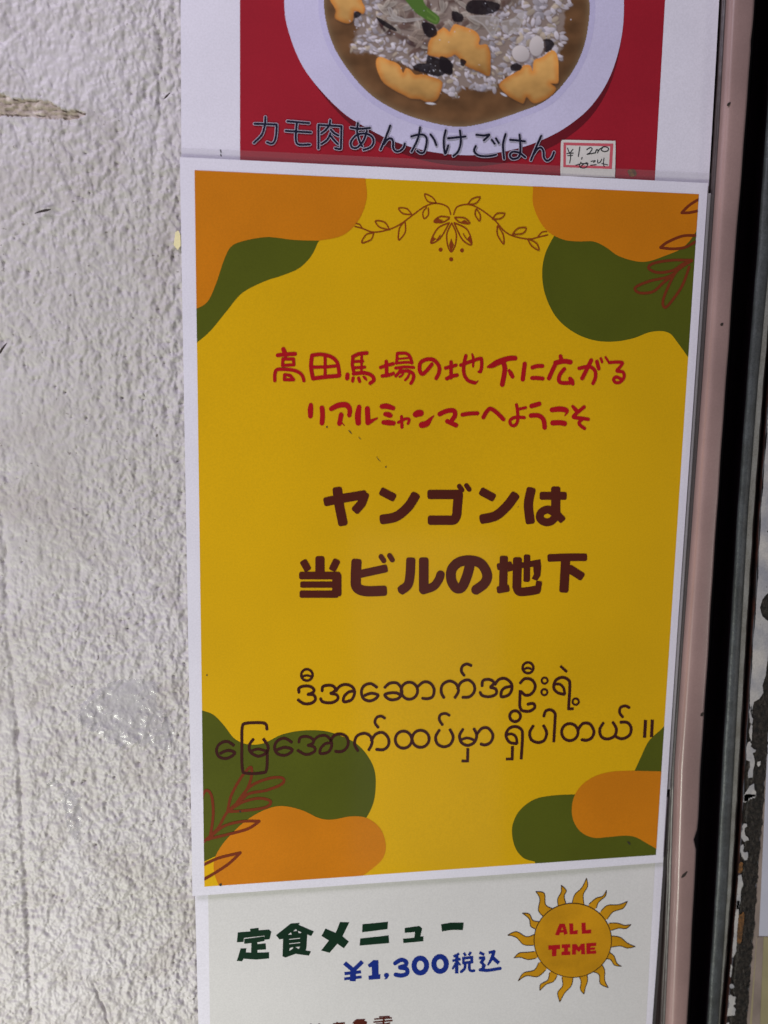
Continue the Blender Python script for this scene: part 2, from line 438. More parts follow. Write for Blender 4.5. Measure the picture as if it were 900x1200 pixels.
Q = np.stack([I[:-1, :-1], I[1:, :-1], I[1:, 1:], I[:-1, 1:]], -1).reshape(-1, 4)
me = bpy.data.meshes.new('stucco_wall')
me.vertices.add(len(V)); me.vertices.foreach_set('co', V.ravel())
me.loops.add(Q.size); me.loops.foreach_set('vertex_index', Q.ravel().astype(np.int32))
me.polygons.add(len(Q)); me.polygons.foreach_set('loop_start', np.arange(0, Q.size, 4, dtype=np.int32))
me.update(calc_edges=True); me.validate(); me.shade_smooth()
a = me.attributes.new('chip', 'FLOAT', 'POINT'); a.data.foreach_set('value', chip.ravel().astype(np.float32))
wall = link('stucco_wall', me, M['wall'])
wall['kind'] = 'structure'
def residue(poly, lift):
    c0 = np.array([at_px(*p) for p in catmull(poly, True)])
    jx = np.where((xs > c0[:, 0].min()) & (xs < c0[:, 0].max()))[0]; jy = np.where((ys > c0[:, 1].min()) & (ys < c0[:, 1].max()))[0]
    a0, a1, b0, b1 = jy[0]-4, jy[-1]+5, jx[0]-4, jx[-1]+5
    S0 = D[a0:a1, b0:b1].copy(); T0 = S0.copy()
    for _ in range(8): T0[1:-1, 1:-1] = (T0[:-2, 1:-1]+T0[2:, 1:-1]+T0[1:-1, :-2]+T0[1:-1, 2:])/4
    XX, YY = X[a0:a1, b0:b1], Y[a0:a1, b0:b1]
    T0 = T0 + lift + .22*np.abs(perlin(XX/2.2+.3*YY, YY/1.1, 61)) + .10*perlin(XX/.8, YY/.6, 62)
    m_ = inside(XX + .9*perlin(XX/1.8, YY/1.8, 63), YY + .9*perlin(XX/1.8, YY/1.8, 64), c0)
    ids = np.arange(m_.size).reshape(m_.shape); fs = []
    for j in range(m_.shape[0]-1):
        for i in range(m_.shape[1]-1):
            if m_[j, i] and m_[j+1, i] and m_[j, i+1] and m_[j+1, i+1]: fs.append((ids[j, i], ids[j+1, i], ids[j+1, i+1], ids[j, i+1]))
    vs = [xyz(a_, b_, c_) for a_, b_, c_ in zip(XX.ravel(), YY.ravel(), T0.ravel())]
    used = sorted({k for f in fs for k in f}); mp_ = {k: n_ for n_, k in enumerate(used)}
    link('glue_residue', mesh_from('glue_residue', [vs[k] for k in used], [tuple(mp_[k] for k in f) for f in fs], True), M['glue'], wall)
gm = bpy.data.materials.new('clear_glue'); gm.use_nodes = True; gb = gm.node_tree.nodes['Principled BSDF']
gb.inputs['Base Color'].default_value = (.60, .58, .63, 1); gb.inputs['Roughness'].default_value = .2; gb.inputs['Alpha'].default_value = .30; gb.inputs['Coat Weight'].default_value = .6
M['glue'] = gm
residue([(92, 848), (98, 822), (118, 806), (140, 797), (170, 796), (186, 806), (183, 822), (198, 842), (205, 868), (190, 880), (165, 872), (140, 876), (118, 862)], .12)
residue([(72, 935), (82, 926), (92, 940), (96, 962), (90, 985), (80, 975), (76, 955)], .08)
residue([(52, 918), (62, 914), (70, 918), (64, 922), (54, 922)], .05)
WS = Sheet(lambda x, y: .15)
flat_print('dark_splinter', wall, WS, parse('w 41 250 1 47 248 2.4 54 246.5 3 59 245.5 1.2', (0, 0, 1))[0], .05, M['speck'])
flat_print('dark_splinter', wall, WS, parse('w 192 116 .8 195 113 2.2 199 109 1.2', (0, 0, 1))[0], .05, M['speck'])
flat_print('dark_splinter', wall, WS, parse('w 0 413 3 4 407 2.4 8 402 .8', (0, 0, 1))[0], .05, M['speck'])

# ================================================================== RIGHT HAND FRAME, GAP AND DOOR EDGE
rows = [-420, -200, -60, 0, 75, 150, 225, 300, 375, 450, 525, 600, 675, 750, 825, 900, 975, 1050, 1125, 1200, 1300, 1600]
def shift(tab, du): return [(v, u+du) for v, u in tab]
pinkL = [(-420, 884), (0, 852), (150, 844), (300, 834), (450, 824), (600, 813), (750, 802), (900, 791.5), (1050, 787), (1200, 780.5), (1600, 762)]
pinkR = [(-420, 918), (0, 884), (150, 873), (300, 861), (450, 850.5), (600, 840), (750, 830.5), (900, 821), (1050, 813), (1200, 805), (1600, 778)]
pf = thing('door_frame', 'glossy pink painted door frame strip right of the laminated sheets', 'door frame', xyz(*trace(840, 600, 0), 0))
FD = 6.5
hw = [(-420, 10), (0, 9), (600, 8), (1200, 7), (1600, 7)]
def mixline(t0, t1, f): return [(v, lerp_tab(t0, v)*(1-f)+lerp_tab(t1, v)*f) for v in rows]
prof = [(shift(pinkL, -1), 1.0), (shift(pinkL, .6), 2.6), (shift(pinkL, 3), 4.4), (shift(pinkL, 5.5), 5.8), (shift(pinkL, 8), 6.55), (shift(pinkL, 10.5), 6.85),
        (mixline(pinkL, pinkR, .50), 6.95), (mixline(pinkL, pinkR, .92), 6.9), (mixline(pinkL, pinkR, .975), 6.75)]
rows2 = list(np.arange(-420, 1601, 12.0))
# chipped right edge and small wobble
def pr_wob(tab, k):
    out = []
    for v in rows2:
        u = lerp_tab(tab, v) + k*.35*math.sin(v*.051)*math.sin(v*.0173+1)
        u -= k*3.6*math.exp(-((v-983)/7.5)**2) + k*1.1*math.exp(-((v-45)/9)**2)
        out.append((v, u))
    return out
prof = prof[:-2] + [(pr_wob(prof[-2][0], .8), 6.9), (pr_wob(prof[-1][0], 1), 6.7), (pr_wob(pinkR, 1), 6.1)]
o = rail('frame_profile', pf, prof, M['pink'], rows2); o.data.shade_smooth()
def wobl(tab, a, s_, ph=0): return [(v, lerp_tab(tab, v) + a*math.sin(v*s_+ph) + a*.6*math.sin(v*s_*2.7+ph*2)) for v in rows2]
o = rail('dirty_shaded_joint', pf, [(shift(pinkL, -26), -1.3), (shift(pinkL, -9), -1.3), (wobl(shift(pinkL, -7.5), .3, .03), -1.6)], M['joint_dark'], rows2, label='grimy joint beside the sheets, darkened with the shade of the gap')
o = rail('shaded_groove', pf, [(wobl(shift(pinkL, -7.5), .3, .03), -1.6), (wobl(shift(pinkL, -6.6), .3, .03), -.5), (wobl(shift(pinkL, -4.5), .4, .04, 1), -.1), (wobl(shift(pinkL, -2.2), .3, .05), .1), (shift(pinkL, -.4), 1.1)], M['joint'], rows2, label='brown grey groove strip, shade and dirt put in its colour'); o.data.shade_smooth()
inner = [(pr_wob(pinkR, 1), 6.1), (shift(pinkR, 2), -4), (shift(pinkR, 4), -24)]
rail('frame_return', pf, inner, M['gap_shade'], rows2)  # inner side coloured black for the shade inside the gap
for (u, v, n) in [(854, 122, 3), (802, 1025, 6), (823, 837, 3), (846, 380, 2)]:
    sh = Sheet(lambda x, y: 6.98)
    flat_print('paint_scuff', pf, sh, parse(f'w 0 0 4 {n} {-n} 8 {2.4*n} {-2.6*n} 3', (u-n*.5, v+n*.5, 2.4))[0], .06, M['speck'])

gapL = shift(pinkR, 3)
stL = [(-420, 950), (0, 908), (300, 887), (450, 875), (600, 864), (750, 855), (900, 846), (1050, 838), (1200, 828), (1600, 800)]
stM = [(-420, 970), (0, 926), (300, 902), (450, 888), (600, 876.5), (750, 868), (900, 860), (1050, 852), (1200, 842), (1600, 812)]
stR = [(-420, 976), (0, 932), (300, 908), (450, 895), (600, 884), (750, 874.5), (900, 866), (1050, 853.5+3.5), (1200, 844), (1600, 815)]
slL = [(-420, 986), (0, 942), (300, 917), (450, 902), (600, 891), (700, 886), (750, 882), (900, 873), (1050, 865), (1200, 852), (1600, 823)]
slR = [(-420, 1030), (0, 984), (300, 950), (600, 917), (750, 908), (900, 897.5), (1050, 886), (1200, 875), (1600, 843)]
sf = thing('steel_jamb', 'weathered grey steel jamb strip with a pale rusty edge beyond the black gap', 'door jamb', xyz(*trace(870, 600, 0), 0))
rail('shaded_gap_seal', sf, [(shift(gapL, 1), -25), (shift(stL, 6), -24.5), (shift(stL, -2), -16), (shift(stL, 0), -9)], M['seal'], rows, label='maroon black seal deep in the gap, gap shade put in its colour')
def wob(tab, a, s, ph=0):
    return [(v, lerp_tab(tab, v) + a*math.sin(v*s+ph) + a*.6*math.sin(v*s*2.7+ph*2)) for v in rows2]
o = rail('steel_strip', sf, [(stL, -9), (wob(shift(stL, .5), .3, .07), -4.5), (wob(mixline(stL, stM, .25), .25, .05), -3.4), (wob(mixline(stL, stM, .6), .2, .06), -3.1), (shift(stM, -.8), -3.6), (stM, -4.2)], M['steel'], rows2); o.data.shade_smooth()
o = rail('pale_edge', sf, [(stM, -4.2), (wob(shift(stM, 1), .2, .09), -3.2), (wob(shift(stR, -1), .25, .11), -3.2), (wob(stR, .4, .13), -4.6), (shift(stR, 1), -10)], M['steel_edge'], rows2)
rail('rusty_groove', sf, [(shift(stR, 1), -10), (shift(stR, 3), -10.5), (mixline(stR, slL, .6), -8), (wob(shift(slL, -.5), .3, .1), -5)], M['rust'], rows2)

dp = thing('painted_door', 'door edge at far right, white paint peeling off blackened bumpy metal', 'door', xyz(*trace(890, 800, 0), 0))
# bare metal edge band: a bumpy grid
vr = np.arange(-420, 1600, 2.6); nb = 16; vs = []; fs = []
for j, v in enumerate(vr):
    a0 = lerp_tab(slL, v) + .35*math.sin(v*.13) ; b0 = lerp_tab(slR, v) + .7*math.sin(v*.21) + .5*math.sin(v*.47+1)
    for i in range(nb+1):
        t = i/nb; u = a0 + (b0-a0)*t
        d = -4.6 + 2.6*min(1, t*5)
        if i == 0: d = -8
        x, y = trace(u, v, d)
        k = float(perlin(np.array(x/1.0), np.array(y/1.5), 41)); k2 = float(perlin(np.array(x/.5), np.array(y/.6), 42))
        vs.append(xyz(x, y, d + (.6*k + .4*k2)*(0 if i == 0 else 1)))
for j in range(len(vr)-1):
    for i in range(nb):
        q = j*(nb+1)+i; fs.append((q, q+nb+1, q+nb+2, q+1))
link('bare_metal', mesh_from('bare_metal', vs, fs, True), M['tar'], dp)
doorS = Sheet(lambda x, y: -1.85)
def flake(org, spec, m='flake', layer=.35):
    s_, h_ = parse(spec, org)
    def rough(p):
        out = []
        for (x0, y0), (x1, y1) in zip(p, p[1:]+p[:1]):
            k = max(1, int(math.hypot(x1-x0, y1-y0)/1.6))
            out += [(x0+(x1-x0)*i/k + random.uniform(-.22, .22)*(i > 0), y0+(y1-y0)*i/k + random.uniform(-.3, .3)*(i > 0)) for i in range(k)]
        return out
    s_ = [rough(p) for p in s_]
    o = flat_print('paint_flake', dp, doorS, s_, layer, M[m])
    md = o.modifiers.new('t', 'SOLIDIFY'); md.thickness = .00016; md.offset = -1; o.data.shade_flat()
    return o
# the big intact area of paint above
fl = [(lerp_tab(slL, v)+.7+.5*math.sin(v*.3), v) for v in range(-420, 830, 15)]
fl += [(879.5, 838), (883, 822), (889, 819), (894, 812), (893, 803), (897, 790), (898.5, 776), (901, 760), (904, 735), (900, 728), (893, 722), (890, 712), (893, 702), (898, 696), (906, 690), (914, 660), (930, 500), (950, 300), (985, -100), (1020, -420)]
flake((0, 0, 1), 'p ' + ' '.join(f'{u:.2f} {v:.2f}' for u, v in fl))
E4 = (820, 740, 6)
flake(E4, 'p 345 560 360 520 366 560 360 590 372 610 366 650 352 640')
flake(E4, 'p 345 700 358 650 368 660 362 770 350 740')
flake(E4, 'p 328 810 338 778 352 772 362 790 355 808 372 822 392 830 388 846 370 852 378 880 384 920 372 980 368 1026 340 1028 338 990 352 950 352 915 326 900')
flake(E4, 'p 405 915 425 910 424 935 410 950 402 935')
flake(E4, 'p 310 1150 350 1085 378 1068 382 1110 395 1130 385 1170 355 1165 345 1185 318 1200 304 1198')
E5 = (820, 930, 8.888)
flake(E5, 'p 455 20 480 0 585 5 580 30 545 30 540 55 505 45 505 75 460 82')
flake(E5, 'p 440 340 455 310 485 312 490 335 465 355 460 385 470 430 500 455 508 480 475 490 460 500 430 455 430 410 445 370')
flake(E5, 'p 425 540 450 525 455 560 445 600 470 610 495 605 500 640 490 685 465 692 435 650 420 600')
flake(E5, 'p 405 740 425 708 445 715 440 800 425 825 398 820', 'rust_light', .4)
flake(E5, 'p 400 850 430 838 440 900 450 935 430 990 420 1045 385 1040 395 930')
flake(E5, 'p 385 1048 425 1042 420 1120 405 1180 400 1200 378 1200')
E6 = (820, 1055, 8.276)
flake(E6, 'p 358 0 385 0 375 60 375 130 365 230 358 300 355 400 350 490 320 552 312 545 318 440 330 330 335 200 350 90')
flake(E6, 'p 375 140 400 135 420 110 430 130 425 220 415 290 400 400 375 425 360 400 362 320 370 250', 'rust_light', .3)
flake(E6, 'p 300 620 315 640 310 660 300 745 290 740')
flake(E6, 'q 290 815 310 808 330 825 325 845 300 852 288 835')
flake(E6, 'p 280 920 300 912 320 930 348 935 335 985 345 1000 320 1020 345 1050 335 1112 262 1120 272 1060 285 1000 278 960')
flake(E6, 'p 262 1185 280 1180 280 1215 255 1215')
o = rail('door_face', dp, [(shift(slR, -.6), -2.9), (shift(slR, .4), -2.2), (shift(slR, 6), -2.2), (shift(slR, 300), -2.2)], M['door_beige'], rows)
noS = Sheet(lambda x, y: -2.0)
nt_ = thing('door_notice', 'pale bluish paper stuck on the door face at the right edge, above yellowed tape', 'notice', xyz(*trace(900, 1000, -2), -2))
slab('paper_sheet', nt_, noS, [(903, 800), (1080, 800), (1062, 1097), (889.5, 1097)], .12, M['notice'], n=4)
ks = thing('yellowed_tape', 'strip of yellowed tape on the door face at the lower right corner', 'tape', xyz(*trace(900, 1150, -2), -2))
slab('tape_strip', ks, noS, [(887, 1098), (1062, 1098), (1040, 1330), (869, 1330)], .15, M['kraft'], n=4)
slab('tape_border', ks, noS, [(887, 1098), (894.5, 1098), (885, 1330), (873, 1330)], .1, M['door_beige'], n=4, layer=.14)

# ================================================================== SHEETS ON THE WALL
def yd(x, y):
    t = max(0, y)/297
    return 1.25 + 1.5*max(0, t-.55)**2/.2025 * .9 + .25*math.sin(x/34+1)*math.sin(y/55) + .15*math.sin(x/19)*max(0, t-.7)*2
def ud(x, y): return .15 + .22*math.sin(x/40)*math.sin(y/28)
def ld(x, y): return .25 + .22*math.sin(x/30+.6)*math.sin(y/24)
YS, US, LS = Sheet(yd), Sheet(ud), Sheet(ld)

# ---- food poster (upper)
fp = thing('food_poster', 'topmost laminated poster, red with a white plate of rice', 'poster', xyz(*trace(520, 60, 0), 0))
slab('sheet', fp, US, [(210, -420), (866, -420), (829.5, 235), (212.5, 215)], .3, M['paper'])
FR = [(281, -380), (801, -380), (766.3, 228), (281.3, 210)]
flat_print('red_background', fp, US, [FR], .05, M['food_red'], grid=9)
plate_o = [(333, 0), (337, 33), (352, 73), (374, 104), (403, 133), (430, 150), (460, 165), (500, 177), (545, 182), (583, 179), (617, 171), (648, 158), (672, 143), (692, 125), (709, 101), (721, 73), (729, 38), (731, 0), (728, -60), (705, -120), (660, -170), (600, -200), (530, -208), (460, -198), (400, -170), (355, -120), (335, -60)]
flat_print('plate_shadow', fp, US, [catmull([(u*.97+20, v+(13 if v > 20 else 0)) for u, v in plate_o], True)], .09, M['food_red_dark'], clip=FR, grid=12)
flat_print('plate', fp, US, [catmull(plate_o, True)], .13, M['plate'], grid=10)
sauce_o = [(380, 0), (383, 29), (392, 56), (408, 82), (430, 107), (454, 124), (486, 138), (530, 148), (564, 145), (609, 131), (642, 116), (667, 89), (682, 60), (689, 29), (690, 0), (684, -50), (650, -110), (590, -145), (530, -152), (460, -140), (410, -100), (386, -50)]
cx0, cy0 = 535, -2
flat_print('plate_well', fp, US, [catmull([(cx0+(u-cx0)*1.045, cy0+(v-cy0)*1.05) for u, v in sauce_o], True)], .16, M['plate_rim'], grid=12)
rice_zone = [(410, 60), (418, 30), (400, 2), (420, -70), (480, -105), (580, -110), (640, -70), (668, -20), (664, 15), (660, 38), (655, 68), (640, 80), (610, 85), (590, 94), (570, 108), (545, 104), (530, 116), (515, 100), (490, 80), (455, 72), (440, 66)]

# the printed dish: a fine sheet whose ink colour is stored per point (soft edges, like the print)
ST = .75; U0, U1_, V0, V1_ = 372, 700, -75, 156
gu = np.arange(U0, U1_, ST); gv = np.arange(V0, V1_, ST); GU, GV = np.meshgrid(gu, gv)
img = np.zeros(GU.shape + (3,)); 
def sdf(poly):
    p = np.array(poly); best = np.full(GU.shape, 1e9)
    for (x0, y0), (x1, y1) in zip(p, np.roll(p, -1, 0)):
        dx, dy = x1-x0, y1-y0; L2 = dx*dx+dy*dy
        if L2 < 1e-9: continue
        t = np.clip(((GU-x0)*dx+(GV-y0)*dy)/L2, 0, 1); best = np.minimum(best, np.hypot(GU-x0-t*dx, GV-y0-t*dy))
    return np.where(inside(GU, GV, [tuple(q) for q in p]), best, -best)
def sstep(x): x = np.clip(x, 0, 1); return x*x*(3-2*x)
def lay(alpha, col): 
    global img
    img = img*(1-alpha[..., None]) + np.asarray(col)*alpha[..., None]
ds = sdf(catmull(sauce_o, True))
n1 = perlin(GU/22, GV/16, 71); n2 = perlin(GU/7, GV/6, 72); n3 = perlin(GU/2.2, GV/2.2, 73)
base = np.array([.150, .072, .030])*(1 + .35*n1 + .08*n2)[..., None]
base = base + (np.array([.27, .185, .10]) - base)*np.exp(-np.maximum(ds, 0)/3.2)[..., None]*.75
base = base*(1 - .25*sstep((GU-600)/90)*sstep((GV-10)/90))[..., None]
img = base
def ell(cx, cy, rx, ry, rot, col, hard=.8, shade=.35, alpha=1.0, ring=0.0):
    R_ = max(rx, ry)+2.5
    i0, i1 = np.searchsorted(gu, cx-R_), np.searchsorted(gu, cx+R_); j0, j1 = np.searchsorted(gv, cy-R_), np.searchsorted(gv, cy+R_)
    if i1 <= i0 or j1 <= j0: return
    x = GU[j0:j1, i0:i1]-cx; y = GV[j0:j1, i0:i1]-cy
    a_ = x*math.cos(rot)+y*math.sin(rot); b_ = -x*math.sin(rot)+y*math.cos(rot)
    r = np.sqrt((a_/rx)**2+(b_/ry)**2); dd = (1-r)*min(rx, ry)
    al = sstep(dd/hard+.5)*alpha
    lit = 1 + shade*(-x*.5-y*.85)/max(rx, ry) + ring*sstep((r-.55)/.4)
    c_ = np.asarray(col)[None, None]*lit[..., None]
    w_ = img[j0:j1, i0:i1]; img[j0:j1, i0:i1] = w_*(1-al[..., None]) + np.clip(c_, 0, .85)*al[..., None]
rzp = catmull(rice_zone, True, 5); dr = sdf(rzp)
lay(sstep((dr+3.5*n2+1)/5)*.85, (.30, .24, .21))
def bed(u, v):
    i, j = int((u-U0)/ST), int((v-V0)/ST)
    return dr[j, i] + 3.0*n2[j, i] if 0 <= i < len(gu) and 0 <= j < len(gv) else -9
cnt = 0
while cnt < 1500:
    u, v = random.uniform(396, 676), random.uniform(-74, 124)
    if bed(u, v) < -.5: continue
    cnt += 1
    veg = (446 < u < 604 and v < 40 + 8*math.sin(u/9) and not (u > 566 and v > 6)) or (480 < u < 520 and v < 62)
    a_ = random.gauss(.5, .9)
    if veg:
        if random.random() < .5: continue
        L_ = random.uniform(4, 11); k = random.random()
        col = (.40, .35, .30) if k < .30 else (.27, .21, .17) if k < .6 else (.13, .075, .06) if k < .86 else (.05, .02, .022)
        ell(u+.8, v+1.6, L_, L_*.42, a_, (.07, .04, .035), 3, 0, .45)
        ell(u, v, L_, L_*random.uniform(.28, .5), a_, np.array(col)*random.uniform(.8, 1.2), 1.8, .35, .75, .5 if k < .6 else 0)
    else:
        big = u > 606 and v < 80
        L_ = random.uniform(2.4, 4.6)*(1.35 if big else 1); W2 = L_*random.uniform(.36, .62)
        br = random.choice((.74, .68, .60, .50, .36))*random.uniform(.9, 1.1)
        col = (br, br*.92, br*1.0) if random.random() < .8 else (br*.8, br*.66, br*.5)
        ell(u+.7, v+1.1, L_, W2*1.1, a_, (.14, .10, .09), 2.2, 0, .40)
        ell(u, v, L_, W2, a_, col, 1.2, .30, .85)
for spec, org in [('q 560 90 640 100 720 95 740 105 650 118 570 110', (330, 0, 4.5)), ('q 560 40 570 80 600 110 660 118 640 96 600 80 580 45', (330, 0, 4.5)), ('q 130 90 200 82 290 100 268 185 250 190 200 130', (520, 0, 4.5)), ('q 300 120 360 100 420 60 400 150 340 180', (520, 0, 4.5))]:
    p_ = parse(spec, org)[0][0]; d_ = sdf(p_); lay(sstep(d_/2+.5)*.62, (.36, .32, .29)); lay(np.exp(-((d_-.8)/.8)**2)*.5, (.52, .48, .46))
Z1, Z2 = (330, 0, 4.5), (520, 0, 4.5)
for org, spec in [(Z1, 'p 255 -60 255 0 275 35 285 60 280 85 290 105 345 125 375 108 385 60 430 75 440 40 420 0 420 -60'),
                  (Z1, 'p 500 312 520 300 545 308 570 320 600 330 625 350 640 385 655 360 680 370 705 395 745 392 790 405 830 418 848 440 840 480 820 525 790 540 760 538 730 524 680 520 640 500 600 480 540 440 515 400 498 350'),
                  (Z2, 'p -85 270 -80 225 -50 180 -10 150 0 145 22 160 30 168 45 140 62 128 110 143 165 165 190 200 184 228 192 238 228 236 246 285 246 330 240 402 180 377 120 352 100 330 60 290 40 300 0 306 -40 302 -85 290'),
                  (Z2, 'p 290 445 345 400 400 370 420 345 455 345 468 375 475 320 520 300 570 265 600 300 605 400 600 440 565 442 592 468 560 510 490 545 460 538 436 512 420 545 400 540 360 520 320 490')]:
    p_ = catmull(parse(spec, org)[0][0], True, 3); d_ = sdf(p_)
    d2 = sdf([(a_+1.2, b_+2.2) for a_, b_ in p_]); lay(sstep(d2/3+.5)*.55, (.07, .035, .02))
    al = sstep(d_/1.3+.5); mixk = sstep((d_+.8*n2)/8)
    colr = np.array([.60, .235, .050])[None, None]*(1-mixk[..., None]) + np.array([.60, .33, .10])[None, None]*mixk[..., None]
    cu = sum(a_ for a_, _ in p_)/len(p_); cv = sum(b_ for _, b_ in p_)/len(p_)
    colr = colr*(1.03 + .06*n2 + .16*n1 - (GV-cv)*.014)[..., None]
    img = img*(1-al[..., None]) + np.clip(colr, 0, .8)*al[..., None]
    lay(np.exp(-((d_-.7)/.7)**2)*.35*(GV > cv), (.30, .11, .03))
for org, spec in [(Z1, 'p 690 350 720 335 760 335 768 290 800 300 830 312 890 320 905 345 900 392 870 385 850 398 820 406 750 385 700 372'),
                  (Z2, 'q -20 300 20 310 40 340 45 390 20 395 -20 360'), (Z2, 'q 520 215 560 208 582 235 560 268 528 272'), (Z2, 'q 350 350 380 333 412 350 400 372 360 374'),
                  (Z1, 'q 380 70 400 62 420 75 405 92 385 95'), (Z1, 'q 500 90 540 110 600 150 600 166 550 145 515 118'), (Z1, 'q 740 120 800 130 820 180 780 200 750 170'), (Z2, 'q 90 310 118 325 105 350 88 340'), (Z2, 'q 190 0 290 20 280 60 200 80 120 60 130 10'), (Z2, 'q 45 60 100 80 95 115 50 110')]:
    d_ = sdf(parse(spec, org)[0][0]); lay(sstep(d_/1.4+.5+.25*n3)*.95, (.014, .009, .012))
for _ in range(9): ell(random.uniform(484, 526), random.uniform(68, 88), .5, .5, 0, (.5, .5, .55), 1, 0, .7)
for (cu, cv, rx, ry, ro) in [(610, 63, 10.5, 9.5, .5), (628.5, 54, 8.5, 12, .1)]:
    ell(cu+1, cv+1.5, rx+1, ry+1, ro, (.16, .11, .1), 3, 0, .6); ell(cu, cv, rx, ry, ro, (.60, .54, .53), 1.5, .22)
for spec in ['q 620 -60 720 -50 760 30 830 90 815 130 750 98 690 50', ]:
    d_ = sdf(parse(spec, Z1)[0][0]); lay(sstep(d_/1.5+.5), (.085, .17, .03)); lay(np.exp(-((d_-3)/1.2)**2)*.4*(GU > 500), (.20, .33, .07))
for _ in range(130):
    u, v = random.uniform(400, 676), random.uniform(-60, 128)
    if bed(u, v) > -7: ell(u, v, random.uniform(.5, 1.0), random.uniform(.4, .7), random.uniform(0, 3), (.72, .72, .78), 1, 0, random.uniform(.3, .85))
ell(504.5, 121.5, 5.5, 1.3, .1, (.7, .7, .75), 1, 0, .9); ell(590, 111, 4.2, 1.3, .5, (.6, .6, .68), 1, 0, .9)
ell(566, 103, 4, 4.5, .3, (.35, .33, .40), 2, .5, .6)
keepm = ds > -.6
kk = .6*sstep(-ds/.6+.0)
ids = np.full(GU.shape, -1); cellm = keepm[:-1, :-1] & keepm[1:, :-1] & keepm[1:, 1:] & keepm[:-1, 1:]
usedm = np.zeros_like(keepm); usedm[:-1, :-1] |= cellm; usedm[1:, :-1] |= cellm; usedm[1:, 1:] |= cellm; usedm[:-1, 1:] |= cellm
jj, ii = np.where(usedm); ids[jj, ii] = np.arange(len(jj))
vsd = []
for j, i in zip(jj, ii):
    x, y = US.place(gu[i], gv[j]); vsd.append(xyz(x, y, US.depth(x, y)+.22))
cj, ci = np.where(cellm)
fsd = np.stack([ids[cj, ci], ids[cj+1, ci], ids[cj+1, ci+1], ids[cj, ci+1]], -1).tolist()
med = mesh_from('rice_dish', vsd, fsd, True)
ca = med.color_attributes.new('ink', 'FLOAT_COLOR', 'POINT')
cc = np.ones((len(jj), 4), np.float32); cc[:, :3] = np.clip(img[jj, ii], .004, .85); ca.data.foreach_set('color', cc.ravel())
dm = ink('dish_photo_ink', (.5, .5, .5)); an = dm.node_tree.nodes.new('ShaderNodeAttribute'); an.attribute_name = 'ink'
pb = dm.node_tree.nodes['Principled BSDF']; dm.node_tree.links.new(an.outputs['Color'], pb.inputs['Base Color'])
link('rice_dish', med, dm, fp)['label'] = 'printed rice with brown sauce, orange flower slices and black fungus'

def glyphs(parent, sheet, org, specs, layer, m, outline=None, label=None, name='character'):
    for k_, s_ in enumerate(specs):
        if outline:
            so, ho = parse(s_, org, outline[0]); flat_print(name + '_outline', parent, sheet, so, layer-.06+.008*k_, outline[1])
        so, ho = parse(s_, org); flat_print(name, parent, sheet, so, layer, m, hole=ho)
J, K_, L_o = (285, 125, 6), (425, 125, 6), (575, 125, 6)
OUT = (9, M['halo'])
glyphs(fp, US, J, [
 'l 15.5 80 122 235 128; s 15.5 235 128 232 190 222 240 200 262 167 252; s 15.5 155 75 152 130 130 200 75 256',
 'l 15.5 310 105 462 118; l 15.5 298 172 475 183; s 15.5 377 112 370 180 370 240 390 268 468 268',
 'l 15.5 528 296 528 130 690 140 686 280; s 15.5 686 280 682 300 645 294; s 15.5 610 98 606 130 580 165 548 190; s 15.5 615 165 640 190 668 205; s 15.5 612 190 590 235 548 265; s 15.5 612 205 640 240 665 265',
 's 15.5 755 150 820 158 890 152; s 15.5 805 118 800 180 815 240 835 280; s 15.5 868 172 845 240 800 290 762 285 758 245 800 200 860 192 905 215 915 255 890 290 845 305'], .50, M['navy'], OUT)
glyphs(fp, US, K_, [
 's 15.5 192 136 160 220 124 304; s 15.5 148 265 170 235 195 225 212 245 212 290 232 316 262 312 285 290 294 262',
 's 15.5 340 212 385 200 425 200 448 225 445 270 430 320 405 328 382 312; s 15.5 402 148 385 230 342 318; s 15.5 475 198 500 232 515 272',
 's 15.5 582 168 568 240 578 332 600 275; s 15.5 598 225 660 218 720 212; s 15.5 682 170 688 250 670 315 636 348',
 's 15.5 798 200 850 205 888 200 850 238; s 15.5 792 280 782 315 815 345 880 350 935 340; l 15.5 905 235 925 262; l 15.5 935 225 955 258'], .50, M['navy'], OUT)
glyphs(fp, US, L_o, [
 's 15.5 102 195 84 270 92 368; s 15.5 135 235 190 240 238 246; s 15.5 200 200 206 270 205 325 190 360 150 368 132 345 150 320 195 325 240 358',
 's 15.5 352 208 316 290 280 378; s 15.5 300 335 325 300 350 290 368 315 372 360 395 382 425 362 442 322'], .50, M['navy'], OUT)
# small scratch marks of the paper margin
flat_print('ink_mark', fp, US, parse('l 8 410 155 414 172; l 9 412 188 415 196', (190, 150, 6))[0], .1, M['pen'])
flat_print('brown_smudge', fp, US, parse('q 570 530 590 525 598 542 580 548', (520, 0, 2.647))[0], .12, M['rust_light'])

slab('film_fold', fp, US, [(211, 173), (832, 203), (829.5, 235), (212.5, 215)], .06, M['film_thin'], n=20, layer=.44)
